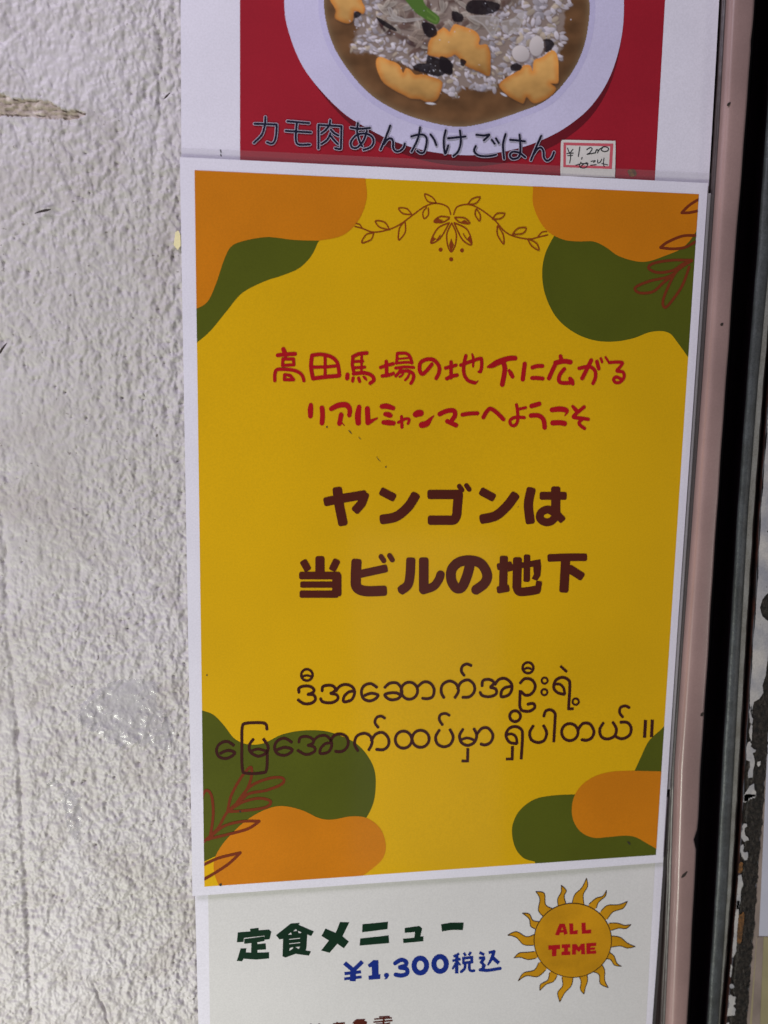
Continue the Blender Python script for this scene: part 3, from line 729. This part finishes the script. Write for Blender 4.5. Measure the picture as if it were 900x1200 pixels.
# ---- price sticker
ps = thing('price_sticker', 'small white price sticker with red border and handwritten 1,200 yen', 'sticker', xyz(*trace(690, 186, .6), .6))
SS = Sheet(lambda x, y: ud(x, y) + .40)
rc = catmull([(500, 240), (520, 233), (700, 237), (860, 240), (877, 250), (877, 370), (873, 485), (862, 498), (690, 493), (510, 488), (491, 478), (492, 360), (494, 255)], True, 5)
toP = lambda pts, o_: [(x/o_[2]+o_[0], y/o_[2]+o_[1]) for x, y in pts]
flat_print('sticker_base', ps, SS, [toP(rc, L_o)], .0, M['sticker'])
flat_print('red_border', ps, SS, [toP([(512, 252), (862, 260), (852, 438), (510, 425)], L_o)], .05, M['sticker_red'], hole=[toP([(530, 271), (840, 279), (832, 419), (528, 410)], L_o)])
for s_ in ['s 6 540 292 552 325 558 322; s 6 578 300 560 325 562 350 555 396; l 6 535 330 580 326; l 6 540 345 575 342',
           'l 7 626 284 616 350; l 7 642 358 638 370', 's 7 675 302 700 288 712 298 695 325 678 335 735 325', 's 7 735 325 745 302 755 312 750 325 765 300 785 292', 'o 802 299 26 17 7',
           's 6 598 412 640 400 685 402; s 6 635 390 622 420 650 432 675 422 678 395 650 405 630 425', 's 6 705 385 735 380 722 392; l 6 702 412 742 408', 's 6 752 375 752 395 768 392 780 370; s 6 796 362 792 400 798 422; l 6 780 400 822 410']:
    flat_print('handwritten_mark', ps, SS, parse(s_, L_o)[0], .10, M['pen'])

# ---- backing sheet behind the yellow one
bs = thing('backing_sheet', 'grey sheet peeking out behind the right edge of the yellow poster', 'sheet of paper', xyz(*trace(815, 400, .7), .7))
BS = Sheet(lambda x, y: .75)
slab('sheet', bs, BS, [(500, 226), (833, 226.5), (785, 925), (500, 925)], .12, M['paper_back'], n=6)
slab('film_edge', bs, BS, [(831, 228), (837, 229), (789.5, 925), (785, 925)], .1, M['film'], n=6, layer=.02)

# ---- menu poster (lower)
mp = thing('menu_poster', 'lowest laminated sheet, pale, with green and blue lettering and an orange sun', 'poster', xyz(*trace(500, 1100, 0), 0))
slab('sheet', mp, LS, [(226.5, 975), (782.5, 934), (739, 1560), (242, 1560)], .3, M['paper'])
flat_print('paper_inner', mp, LS, [[(243, 980), (771, 950), (757, 1200), (732, 1520), (252, 1520), (246, 1200)]], .05, M['paper_grey'], grid=9)
slab('film_edge', mp, LS, [(783, 934), (786, 934), (743, 1560), (738.5, 1560)], .1, M['film'], n=10)
Mo, No, Oo, Qo = (270, 1070, 6), (395, 1070, 6), (520, 1070, 6), (595, 1025, 6)
glyphs(mp, LS, Mo, [
 'p 52 135 140 128 138 110 196 103 200 120 270 115 288 130 275 183 237 186 240 158 95 174 92 202 45 204; p 97 181 237 163 240 195 188 205 190 218 248 212 250 255 190 258 190 278 272 274 272 318 180 326 92 320 82 338 45 335 72 248 112 246 108 275 145 278 147 210 97 215',
 'p 320 155 425 72 487 68 480 82 587 128 568 160 540 150 535 240 530 262 567 268 552 298 500 292 460 285 385 312 366 303 370 180 345 184; h 405 152 425 134 432 150; h 440 128 462 110 468 125; h 474 124 500 134 490 142 478 138; h 413 181 490 173 490 179 413 187; h 413 212 490 204 490 210 413 218; h 412 265 418 245 440 238 440 248 420 262; h 455 237 490 235 480 252',
 'p 668 108 740 138 770 62 836 64 788 162 833 200 797 247 752 215 697 278 638 262 692 192 640 160'], .12, M['dgreen'])
glyphs(mp, LS, No, [
 'p 178 78 358 60 354 112 176 134; p 163 178 362 156 366 210 158 228',
 'p 475 104 578 90 598 108 585 163 607 163 606 197 466 210 463 180 542 172 548 132 475 138',
 'p 730 78 800 66 890 66 884 118 800 118 738 128'], .12, M['dgreen'])
glyphs(mp, LS, No, [
 'f 30 52 350 118 405; f 30 178 340 112 405; f 42 114 392 110 478; f 22 52 425 168 412; f 20 50 462 172 448',
 'p 215 362 255 330 290 330 292 430 305 430 303 462 222 468 220 440 245 436 243 378 225 382',
 'c 347 437 18; w 352 445 18 347 456 12 335 463 6',
 's 30 408 352 450 328 485 342 478 368 442 380; s 30 442 382 488 392 490 425 450 438 412 432',
 'o 585 368 44 52 36', 'o 724 357 44 52 36'], .12, M['blue'])
glyphs(mp, LS, Oo, [
 'f 17 68 305 108 284; f 18 60 335 118 322; f 24 92 290 90 424; l 16 88 345 64 388; l 14 100 345 114 362; f 18 140 278 154 300; f 18 190 272 176 298; p 128 308 206 300 208 352 130 360; h 146 326 186 321 186 335 146 339; s 20 150 360 146 390 122 412; s 20 180 355 180 392 192 405 212 404',
 'f 20 250 276 285 292; p 246 306 290 302 292 325 278 345 296 365 288 392 262 392 268 365 250 345 264 325 246 325; f 20 315 278 360 268; w 352 270 24 338 315 24 312 362 14; f 26 342 312 388 352; s 22 255 398 310 402 396 388'], .12, M['blue'])
glyphs(mp, LS, (340, 1160, 6), [
 'f 10 590 205 715 196; f 10 625 190 700 186; f 14 660 184 655 240; f 11 585 226 720 214; p 600 236 690 232 690 300 600 300; l 10 700 232 650 245',
 'p 470 205 530 203 520 216 540 222 535 300 440 300 445 232 432 238 455 212', 'f 12 330 225 325 300; f 12 300 240 385 232; f 12 365 228 360 300', 'f 13 205 235 200 300; f 13 140 240 180 262'], .12, M['brown_text'])
sun = sub('sun_emblem', mp, 'orange sun emblem with sixteen wavy rays')
rays = ['452 198 470 140 520 90 553 25|560 80 530 140 535 205', '572 205 620 165 665 150 693 110|685 150 640 190 622 232', '655 255 700 215 780 210 840 187|810 235 740 260 700 310',
 '715 340 770 340 820 355 865 350|830 378 780 375 728 390', '732 430 790 440 840 480 895 505|840 515 790 500 728 508', '705 540 745 570 765 620 797 643|750 635 720 595 680 590',
 '655 622 680 670 680 740 705 793|650 765 640 700 590 680', '500 715 515 750 510 805 535 838|545 790 560 745 555 693', '380 722 385 780 350 830 365 893|400 830 445 780 458 722',
 '292 690 280 740 230 770 225 812|270 770 320 750 345 712', '215 620 185 670 110 690 73 745|130 710 210 715 265 670', '183 540 130 545 80 550 43 583|90 580 140 595 195 588',
 '190 418 130 435 60 400 0 423|60 440 110 490 178 495', '225 330 175 320 150 275 103 270|150 310 160 360 195 382', '320 240 265 210 255 130 197 118|225 170 215 250 255 298', '408 205 395 150 410 110 375 73|375 120 350 170 355 225']
def pairs(s_): a_ = [float(v) for v in s_.split()]; return list(zip(a_[::2], a_[1::2]))
for k_, r_ in enumerate(rays):
    A_, B_ = r_.split('|'); A_ = pairs(A_); B_ = [A_[-1]] + pairs(B_)
    edge = catmull(A_) + catmull(B_)[1:]
    mid = (455, 460)
    fill = edge + [(B_[-1][0]*.9+mid[0]*.1, B_[-1][1]*.9+mid[1]*.1), (A_[0][0]*.9+mid[0]*.1, A_[0][1]*.9+mid[1]*.1)]
    flat_print('ray', sun, LS, [toP(fill, Qo)], .09 + .003*k_, M['sun_fill'])
    flat_print('ray_outline', sun, LS, [toP(p_, Qo) for p_ in stroke([(x, y, 5.5) for x, y in edge])], .15 + .003*k_, M['sun_line'])
flat_print('disc_outline', sun, LS, [toP(circle(456, 460, 275, 64, 263), Qo)], .20, M['sun_line'])
flat_print('disc', sun, LS, [toP(circle(456, 460, 269, 64, 257), Qo)], .24, M['sun_fill'])
glyphs(sun, LS, Qo, ['p 330 422 362 343 400 343 420 412 395 422 391 404 366 406 360 424; h 374 388 382 366 388 386', 'p 430 341 458 340 460 392 492 388 490 415 434 418', 'p 516 337 545 335 548 387 585 383 585 410 520 414',
 'p 283 495 367 490 367 520 342 522 340 570 310 572 308 525 285 527', 'p 378 488 438 486 438 510 422 512 422 537 438 537 438 562 376 565 376 540 394 538 394 514 378 515',
 'p 450 560 452 487 480 485 497 508 515 483 540 482 542 557 515 558 514 525 498 542 480 525 478 560', 'p 550 480 620 475 620 498 580 502 580 511 612 508 612 525 580 527 580 534 620 530 620 553 552 556'], .28, M['red_text'], name='letter')

# ---- yellow poster
yp = thing('yellow_poster', 'large yellow poster with orange and green corner shapes and Japanese and Burmese lettering', 'poster', xyz(*trace(510, 620, 1), 1))
slab('sheet', yp, YS, [(210.7, 184), (829.8, 214.6), (776.6, 1010.6), (225.5, 1050)], .28, M['paper'])
FY = [(228, 199.5), (818.8, 227.6), (768.5, 1001.8), (239.5, 1039)]
flat_print('yellow_field', yp, YS, [FY], .05, M['yellow'], grid=7)
S1, T1, U1, V1, R1 = (200, 170, 3.4615), (600, 190, 3.4615), (200, 800, 3.2143), (580, 840, 3.2143), (400, 210, 3.4615)
def blobs(org, pts, layer, m, name):
    flat_print(name, yp, YS, [toP(pts, org)], layer, M[m], clip=FY, grid=9)
def sm(s_): return catmull(pairs(s_), False, 5)
tl_edge = sm('600 388 500 385 430 376 380 374 300 388 245 412 215 470 185 560 150 635 103 665')
blobs(S1, tl_edge[::-1][:-1] + [(560, 340), (605, 386)] + sm('600 388 570 450 520 500 450 530 380 553 290 600 230 670 160 755 103 803 60 830')[1:] + [(40, 700), (60, 660)], .09, 'green', 'green_blob')
blobs(S1, [(50, 60), (790, 60)] + sm('788 110 790 145 795 215 765 300 700 365 600 388') + tl_edge[1:] + [(50, 690)], .13, 'orange', 'orange_blob')
blobs(T1, sm('170 300 135 370 122 450 135 540 180 630 250 690 330 722 410 728 490 715 550 692 600 685 640 695 670 730 712 788') + [(760, 840), (800, 250), (600, 280), (300, 250)], .09, 'green', 'green_blob')
blobs(T1, [(85, 60)] + sm('85 108 85 170 110 235 150 285 210 315 270 322 330 322 380 345 430 380 500 402 555 402 620 380 680 355 720 320 750 275') + [(830, 250), (830, 60)], .13, 'orange', 'orange_blob')
blobs(U1, [(60, 100)] + sm('113 103 160 120 200 160 240 210 290 232 350 228 420 195 500 180 580 182 640 200 700 230 745 280 770 340 770 420 755 475 730 520') + [(600, 560), (300, 560), (190, 650), (165, 655), (125, 674), (60, 690)], .09, 'green', 'green_blob')
blobs(U1, [(190, 800), (180, 765)] + sm('180 762 165 720 162 680 175 640 210 590 270 530 330 490 390 467 440 466 500 482 560 510 610 515 680 503 740 510 790 550 810 610 800 660 760 700 710 735') + [(690, 800)], .13, 'orange', 'orange_blob')
blobs(V1, sm('660 10 625 48 580 90 550 150 525 205') + [(520, 230), (660, 230), (680, 20)], .09, 'green', 'green_blob')
blobs(V1, sm('330 290 300 292 220 296 150 310 95 350 68 400 65 450 80 500 110 533 150 545') + [(160, 600), (700, 600), (660, 500), (500, 400)], .09, 'green', 'green_blob')
blobs(V1, [(700, 205)] + sm('615 205 500 203 420 210 360 232 315 270 292 320 292 380 320 430 370 455 430 452 490 447 530 453 570 475 607 497 650 530') + [(720, 540)], .13, 'orange', 'orange_blob')
def sprigs(org, specs, m, name, layer=.17):
    for k_, s_ in enumerate(specs):
        so, _ = parse(s_, org); flat_print(name, yp, YS, so, layer + .012*k_, M[m], clip=FY)
sprigs(T1, ['s 11 770 150 750 155 715 178 688 205; s 11 688 206 720 205 760 196', 's 11 742 298 690 300 630 325 602 346; s 11 602 347 650 352 700 346 742 324',
 's 11 728 398 650 398 575 410 553 430 590 448 650 440 690 415 728 398', 's 11 705 408 640 462 560 482 500 508 515 530 570 526 610 492 655 455',
 's 11 728 400 670 440 640 490 612 560 620 590 650 560 690 500 718 425'], 'twig', 'leaf_outline')
sprigs(U1, ['s 10.5 110 612 145 580 180 545 215 485 280 430', 's 10.5 215 480 230 420 270 350 303 318 300 370 270 430 220 485', 's 10.5 250 450 300 390 370 360 420 358 420 380 360 405 290 420 235 470',
 's 10.5 220 480 270 450 330 435 375 445 360 468 290 480 225 485', 's 10.5 110 470 122 420 138 405 155 430 160 500 148 580 140 590', 's 10.5 140 588 200 540 270 522 333 521; s 10.5 333 522 290 550 210 572 140 588',
 's 10.5 115 690 180 660 262 640; s 10.5 262 640 220 680 160 720 115 745'], 'twig', 'leaf_outline')
sprigs(R1, ['s 5 443 143 430 112 385 98 340 110 290 145 240 182 190 205 130 215 85 200 55 192; s 5 84 199 74 184 60 180',
 's 5 455 143 470 112 515 103 560 120 620 165 660 210 700 232 760 243 800 235 836 226; s 5 795 236 812 216 832 212'], 'orn', 'vine')
sprigs(R1, ['s 5 385 98 350 90 338 60 370 75 385 98', 's 5 345 115 330 135 335 160 352 145 352 118', 's 5 285 143 250 140 232 118 265 120 285 143', 's 5 255 172 235 200 232 247 258 215 258 175',
 's 5 195 205 155 195 138 170 175 175 195 205', 's 5 130 218 100 225 82 258 120 245 130 218', 's 5 512 103 530 80 562 73 545 98 512 103', 's 5 545 122 542 145 560 170 562 145 548 122',
 's 5 612 162 630 140 662 140 645 160 612 162', 's 5 632 190 632 225 657 263 655 225 635 190', 's 5 692 225 715 200 748 198 735 220 692 225', 's 5 755 243 770 270 800 288 790 260 760 243'], 'orn', 'vine_leaf')
sprigs(R1, ['s 5.5 447 178 428 220 430 265 445 295 462 265 465 220 447 178; p 436 268 445 296 456 268 445 240', 's 5.5 437 177 390 200 362 258 400 240 437 177; p 362 260 366 232 384 242', 's 5.5 457 177 510 205 528 265 490 245 457 177; p 529 266 508 245 522 228',
 's 5.5 437 155 400 152 375 173 410 175 437 160; p 375 174 392 160 412 168 400 174', 's 5.5 460 155 500 158 520 180 480 175 460 158; p 521 181 500 166 486 172 500 178', 's 4 400 228 392 240 386 246', 's 4 494 222 502 236 510 246'], 'orn', 'petal')
sprigs(R1, ['c 402 286 8', 'c 489 289 8', 'c 445 325 8'], 'orn', 'dot')
A_o, B_o, C_o, D_o, E_o = (310, 400, 6), (450, 400, 6), (590, 400, 6), (340, 555, 5), (515, 555, 5)
TX = .21
glyphs(yp, YS, A_o, [
 's 32 132 56 138 72 146 98; s 28 92 98 150 92 214 88; l 22 128 125 203 124 206 165 126 170 128 125; s 24 72 276 72 230 92 198 180 200 235 215 265 242 276 276; l 22 140 235 138 270 204 270 180 240 142 234',
 's 28 333 100 326 180 340 262; s 26 333 98 400 92 470 110 508 145 520 190 525 242; s 28 340 262 430 250 522 242; s 22 335 182 430 180 515 172; l 22 425 100 425 250',
 's 26 620 108 665 88 718 82; s 24 622 108 617 165 630 228; l 20 630 142 690 140; l 20 628 186 704 182; l 18 682 95 680 215; s 26 625 228 700 222 752 240 768 272 742 295; l 30 582 235 580 260; l 22 622 258 618 280; l 22 660 258 668 282; w 695 248 14 705 258 20 716 272 12',
 's 24 815 184 850 172 895 160 905 158; l 26 855 142 858 240; s 24 826 244 870 238 905 226'], TX, M['red_text'])
glyphs(yp, YS, B_o, [
 's 20 92 85 87 155; s 22 95 85 150 84 180 105 195 152; l 13 95 124 182 116; s 18 88 154 150 148 198 150; s 20 80 188 150 180 208 184; s 22 120 190 105 218 82 244; s 24 105 218 165 208 205 232 202 270 188 295; s 15 135 222 125 240 108 250; s 17 175 232 165 255 148 272',
 's 27 335 162 305 200 270 230 250 205 255 152 300 127 350 132 385 175 385 220 366 260',
 's 24 432 188 470 178 505 168; l 25 470 145 470 255; s 26 440 262 480 245 512 238; s 24 538 168 600 145 670 122 684 128 685 180 676 214; l 14 676 216 662 214; w 618 90 12 626 120 20 625 178 14; s 25 574 102 560 170 562 230 590 275 638 292; w 638 292 20 650 288 12 660 278 6',
 'w 728 180 14 760 170 36 800 148 42 870 122 36 920 118 34; s 34 840 155 848 200 830 304; w 878 205 20 890 225 30 902 248 28'], TX, M['red_text'])
glyphs(yp, YS, C_o, [
 's 30 148 158 140 220 134 268; s 28 202 184 235 174 272 174; s 28 200 258 235 258 274 262',
 's 28 400 105 406 140; s 34 365 152 420 140 468 146; s 30 368 152 345 200 318 260; s 27 426 195 395 235 388 275 410 292 482 292; w 466 262 26 478 280 36 486 300 24',
 's 25 530 190 600 178 640 205 645 250 628 296; s 29 615 134 585 195 552 260; s 26 655 142 668 192; l 18 682 120 692 146; l 16 716 112 734 140',
 's 22 742 150 790 146 834 150 820 178 796 208 838 216 846 252 820 286 788 290 772 268 792 250 822 264'], TX, M['red_text'])
glyphs(yp, YS, A_o, [
 'w 325 448 30 322 480 38 322 525 34; s 34 403 468 407 520 403 574', 'w 468 475 32 520 450 38 575 448 38 598 480 34 595 520 30; s 33 538 516 526 578; w 545 575 8 560 592 5 556 590 3', 'w 664 462 32 655 520 42 658 574 38; s 36 722 474 726 572; w 726 572 34 752 560 26 792 540 10'], TX, M['red_text'])
glyphs(yp, YS, B_o, [
 'w -15 458 34 20 456 38 64 470 30; w 8 512 30 30 516 38 45 522 30; w -5 570 30 30 572 38 66 576 32', 's 20 100 570 150 545 176 550 168 578; s 22 122 530 125 604', 'w 222 514 42 240 506 48 256 505 46; w 265 588 44 300 578 42 325 548 24 348 524 8',
 's 32 390 512 440 490 490 488 498 520 478 552; s 32 444 562 505 590', 's 28 550 516 600 508 655 506', 's 29 698 534 720 495 748 474 790 500 838 548',
 ], TX, M['red_text'])
glyphs(yp, YS, C_o, [
 's 22 90 446 98 500 98 560 78 592 50 585 46 555 80 535 145 536; l 20 102 478 155 466', 's 32 196 455 250 440; s 32 192 522 245 522 280 552 288 606', 'w 340 482 34 395 476 38 438 484 34 444 500 20 430 522 8; s 36 345 574 395 572 428 578',
 'w 486 458 22 505 480 28 520 496 26; s 25 565 462 520 500 490 532 540 540 594 548; s 24 552 548 530 570 540 592 568 612'], TX, M['red_text'])
glyphs(yp, YS, D_o, [
 'L 52 212 164 300 146 432 124; L 52 436 126 418 175 385 212; L 56 276 96 288 190 308 288', 'L 48 540 106 602 138; S 56 542 268 620 252 690 195 732 130',
 'L 54 820 122 985 122; L 54 822 273 930 273; s 54 985 124 978 200 975 240 960 270 930 273; l 28 990 74 1006 96; l 28 1032 70 1048 92',
 'L 44 80 520 100 556; L 54 174 500 174 590; L 44 270 515 250 556; L 44 66 597 280 597; L 36 70 650 280 650; L 42 68 706 270 706; L 54 273 600 273 702',
 'S 60 388 518 384 610 390 665 440 688 548 686; L 46 400 590 556 556; l 30 532 486 548 510; l 30 582 480 598 505', 'S 54 706 508 702 590 690 650 652 682; L 56 782 508 782 680; s 50 780 682 840 660 870 620 880 592'], TX, M['brown_text'])
glyphs(yp, YS, E_o, [
 'L 48 250 106 310 138; S 56 252 266 330 246 395 190 440 130', 'S 54 535 98 520 180 530 278; L 46 600 130 730 130; L 54 680 92 680 240; s 46 675 232 635 210 595 228 588 262 618 284 655 278 690 240; L 44 690 240 716 268',
 's 58 178 530 160 600 130 665 95 668 68 620 72 560 115 518 185 508 245 530 278 590 265 640 214 680; L 30 178 512 175 560; c 214 680 27',
 'L 40 348 545 412 535; L 48 376 496 372 664; L 42 348 680 396 672; L 52 456 506 452 664; S 50 452 660 465 690 515 690 572 680; L 36 575 684 582 640; L 38 512 486 510 622; p 400 535 590 502 595 545 590 600 570 628 540 615 552 590 548 545 490 552 400 575',
 'S 44 645 494 750 490 850 490; L 54 738 500 728 680; L 50 765 560 828 600'], TX, M['brown_text'])
F_o, G_o, H_o, I_o = (240, 770, 6), (380, 770, 6), (520, 770, 6), (640, 770, 6)
glyphs(yp, YS, F_o, [
 't 20 662 250 662 218 700 203 745 208 768 232 752 252 722 262; t 20 722 262 765 266 776 300 745 325 695 326 652 298; o 717 125 40 40 17; t 15 682 138 717 128 752 138',
 't 20 206 622 155 592 102 612 82 655 100 700 150 712 195 692 208 668 160 656 105 678', 't 20 436 510 430 475 398 461 290 465 263 490 260 600 263 780 290 815 400 813 434 788 438 650',
 't 20 342 575 312 620 322 668 375 696 428 675 444 630 410 572; t 18 322 662 372 646 430 660', 't 20 614 600 560 570 508 590 490 636 510 678 560 690 600 672 612 648 560 634 502 654'], TX, M['dark_text'])
glyphs(yp, YS, G_o, [
 't 20 -16 240 -8 205 45 198 76 218 68 242 42 255; t 20 42 255 88 266 92 298 50 320 -10 315 -28 290; t 20 80 240 108 205 150 192 195 208 212 248 195 295 160 312 134 310 140 275 172 245 210 238',
 't 20 372 214 325 186 278 202 260 245 276 292 320 308 362 290 376 266 330 254 280 270', 't 20 422 216 458 184 508 182 538 215 542 262 512 294 460 298 424 266 460 252 508 252 534 268; o 597 236 58 60 20',
 't 20 655 208 695 176 740 180 770 222 762 275 725 292 686 288', 't 20 842 288 820 242 832 192 880 168 925 188 942 238 915 288; t 20 935 225 960 178 1010 160 1050 192 1054 240 1020 278 968 282; t 20 1034 60 1002 48 970 64 963 98 984 130',
 't 19 -180 600 -168 565 -120 558 -78 580 -82 606 -118 620; t 19 -118 620 -72 632 -72 665 -130 684 -192 652; t 19 -82 592 -40 556 10 552 45 585 50 630 25 668 -28 676 -25 640 8 608 48 602',
 't 20 42 590 70 550 115 540 155 560 168 605 150 645 115 664 75 662', 't 20 238 662 212 610 228 556 280 535 322 556 335 602 310 656; t 20 328 590 360 542 410 530 448 568 450 618 415 650 362 648; t 19 426 430 400 415 368 424 355 460 380 496',
 'o 556 580 58 60 20; o 676 574 60 60 20', 't 20 810 510 782 560 795 610 840 630 885 612 905 560 880 505; t 19 880 410 850 396 815 406 808 440 832 478'], TX, M['dark_text'])
glyphs(yp, YS, H_o, [
 't 20 268 205 275 165 320 157 352 180 325 212; t 20 325 212 365 225 365 260 320 278 270 270 254 246; t 20 358 195 385 158 430 150 470 180 478 222 455 265 405 278 405 240 430 215 476 205',
 't 20 534 185 568 152 618 160 642 205 618 255 575 268 540 240; f 20 536 232 532 345; t 20 532 340 548 374 600 380 638 355 628 326 586 332; o 591 75 38 38 17; t 15 556 88 591 76 626 90', 'o 708 165 21 21 14; o 706 246 21 21 14',
 't 20 135 505 110 550 122 598 165 620 212 600 230 550 210 500; t 18 118 582 165 568 215 584; f 20 168 640 166 732; f 18 124 730 176 730', 't 20 233 540 268 500 312 500 344 548 328 598 290 617 258 610',
 'o 500 415 38 38 20; t 20 515 608 462 598 436 550 458 502 505 488 545 510 552 560 543 718; t 18 515 608 505 560 475 540 440 545; f 20 482 625 480 718; f 18 436 716 488 716', 't 20 630 480 603 530 615 580 660 600 705 584 722 530 698 478',
 't 20 702 418 715 380 750 370 780 395 780 450 772 598'], TX, M['dark_text'])
glyphs(yp, YS, I_o, [
 't 20 130 262 80 250 52 215 65 165 110 142 155 160 165 200 156 360; f 18 147 364 192 362; t 18 130 262 120 215 92 190 55 192; o 206 313 22 22 14; f 18 98 62 145 104',
 'o 165 527 58 60 20; t 20 220 515 255 468 305 470 334 520 320 565 285 584 246 580', 't 20 402 460 375 510 388 560 430 575 478 555 492 505 465 455; t 20 482 555 530 574 582 550 596 500 570 460 518 458; t 19 585 356 555 343 522 354 515 390 538 422', 'f 22 697 442 690 566', 'f 22 745 440 739 562'], TX, M['dark_text'])
for org, s_ in [(A_o, 'c 438 602 6'), (A_o, 'w 590 625 3 600 636 7 612 650 3'), (F_o, 'c 14 126 5'), (U1, 'c 262 484 4'), (U1, 'c 188 760 5'), (V1, 'w 498 470 3 504 474 6 508 480 3'), ((0,0,1), 'w 420 512 .3 421.5 513.5 .6 423 515 .3'), ((0,0,1), 'w 441 535 .3 443 538 .6 446 541 .3'), ((0,0,1), 'c 452 547 .8'), ((0,0,1), 'c 607 594 .5')]:
    flat_print('dirt_speck', yp, YS, parse(s_, org)[0], .26, M['speck'])

# ---- glint of the film by the left margin, made as a shiny yellow piece
sc_ = flat_print('film_glint', None, Sheet(lambda x, y: -.2), [[(205.5, 272), (209, 270), (211.5, 276), (211.8, 288), (208, 293), (203.5, 287)]], 0, M['glint'])
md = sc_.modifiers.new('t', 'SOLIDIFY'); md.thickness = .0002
sc_['label'] = 'tiny shiny pale yellow piece standing for a film glint left of the yellow poster'; sc_['category'] = 'tape'
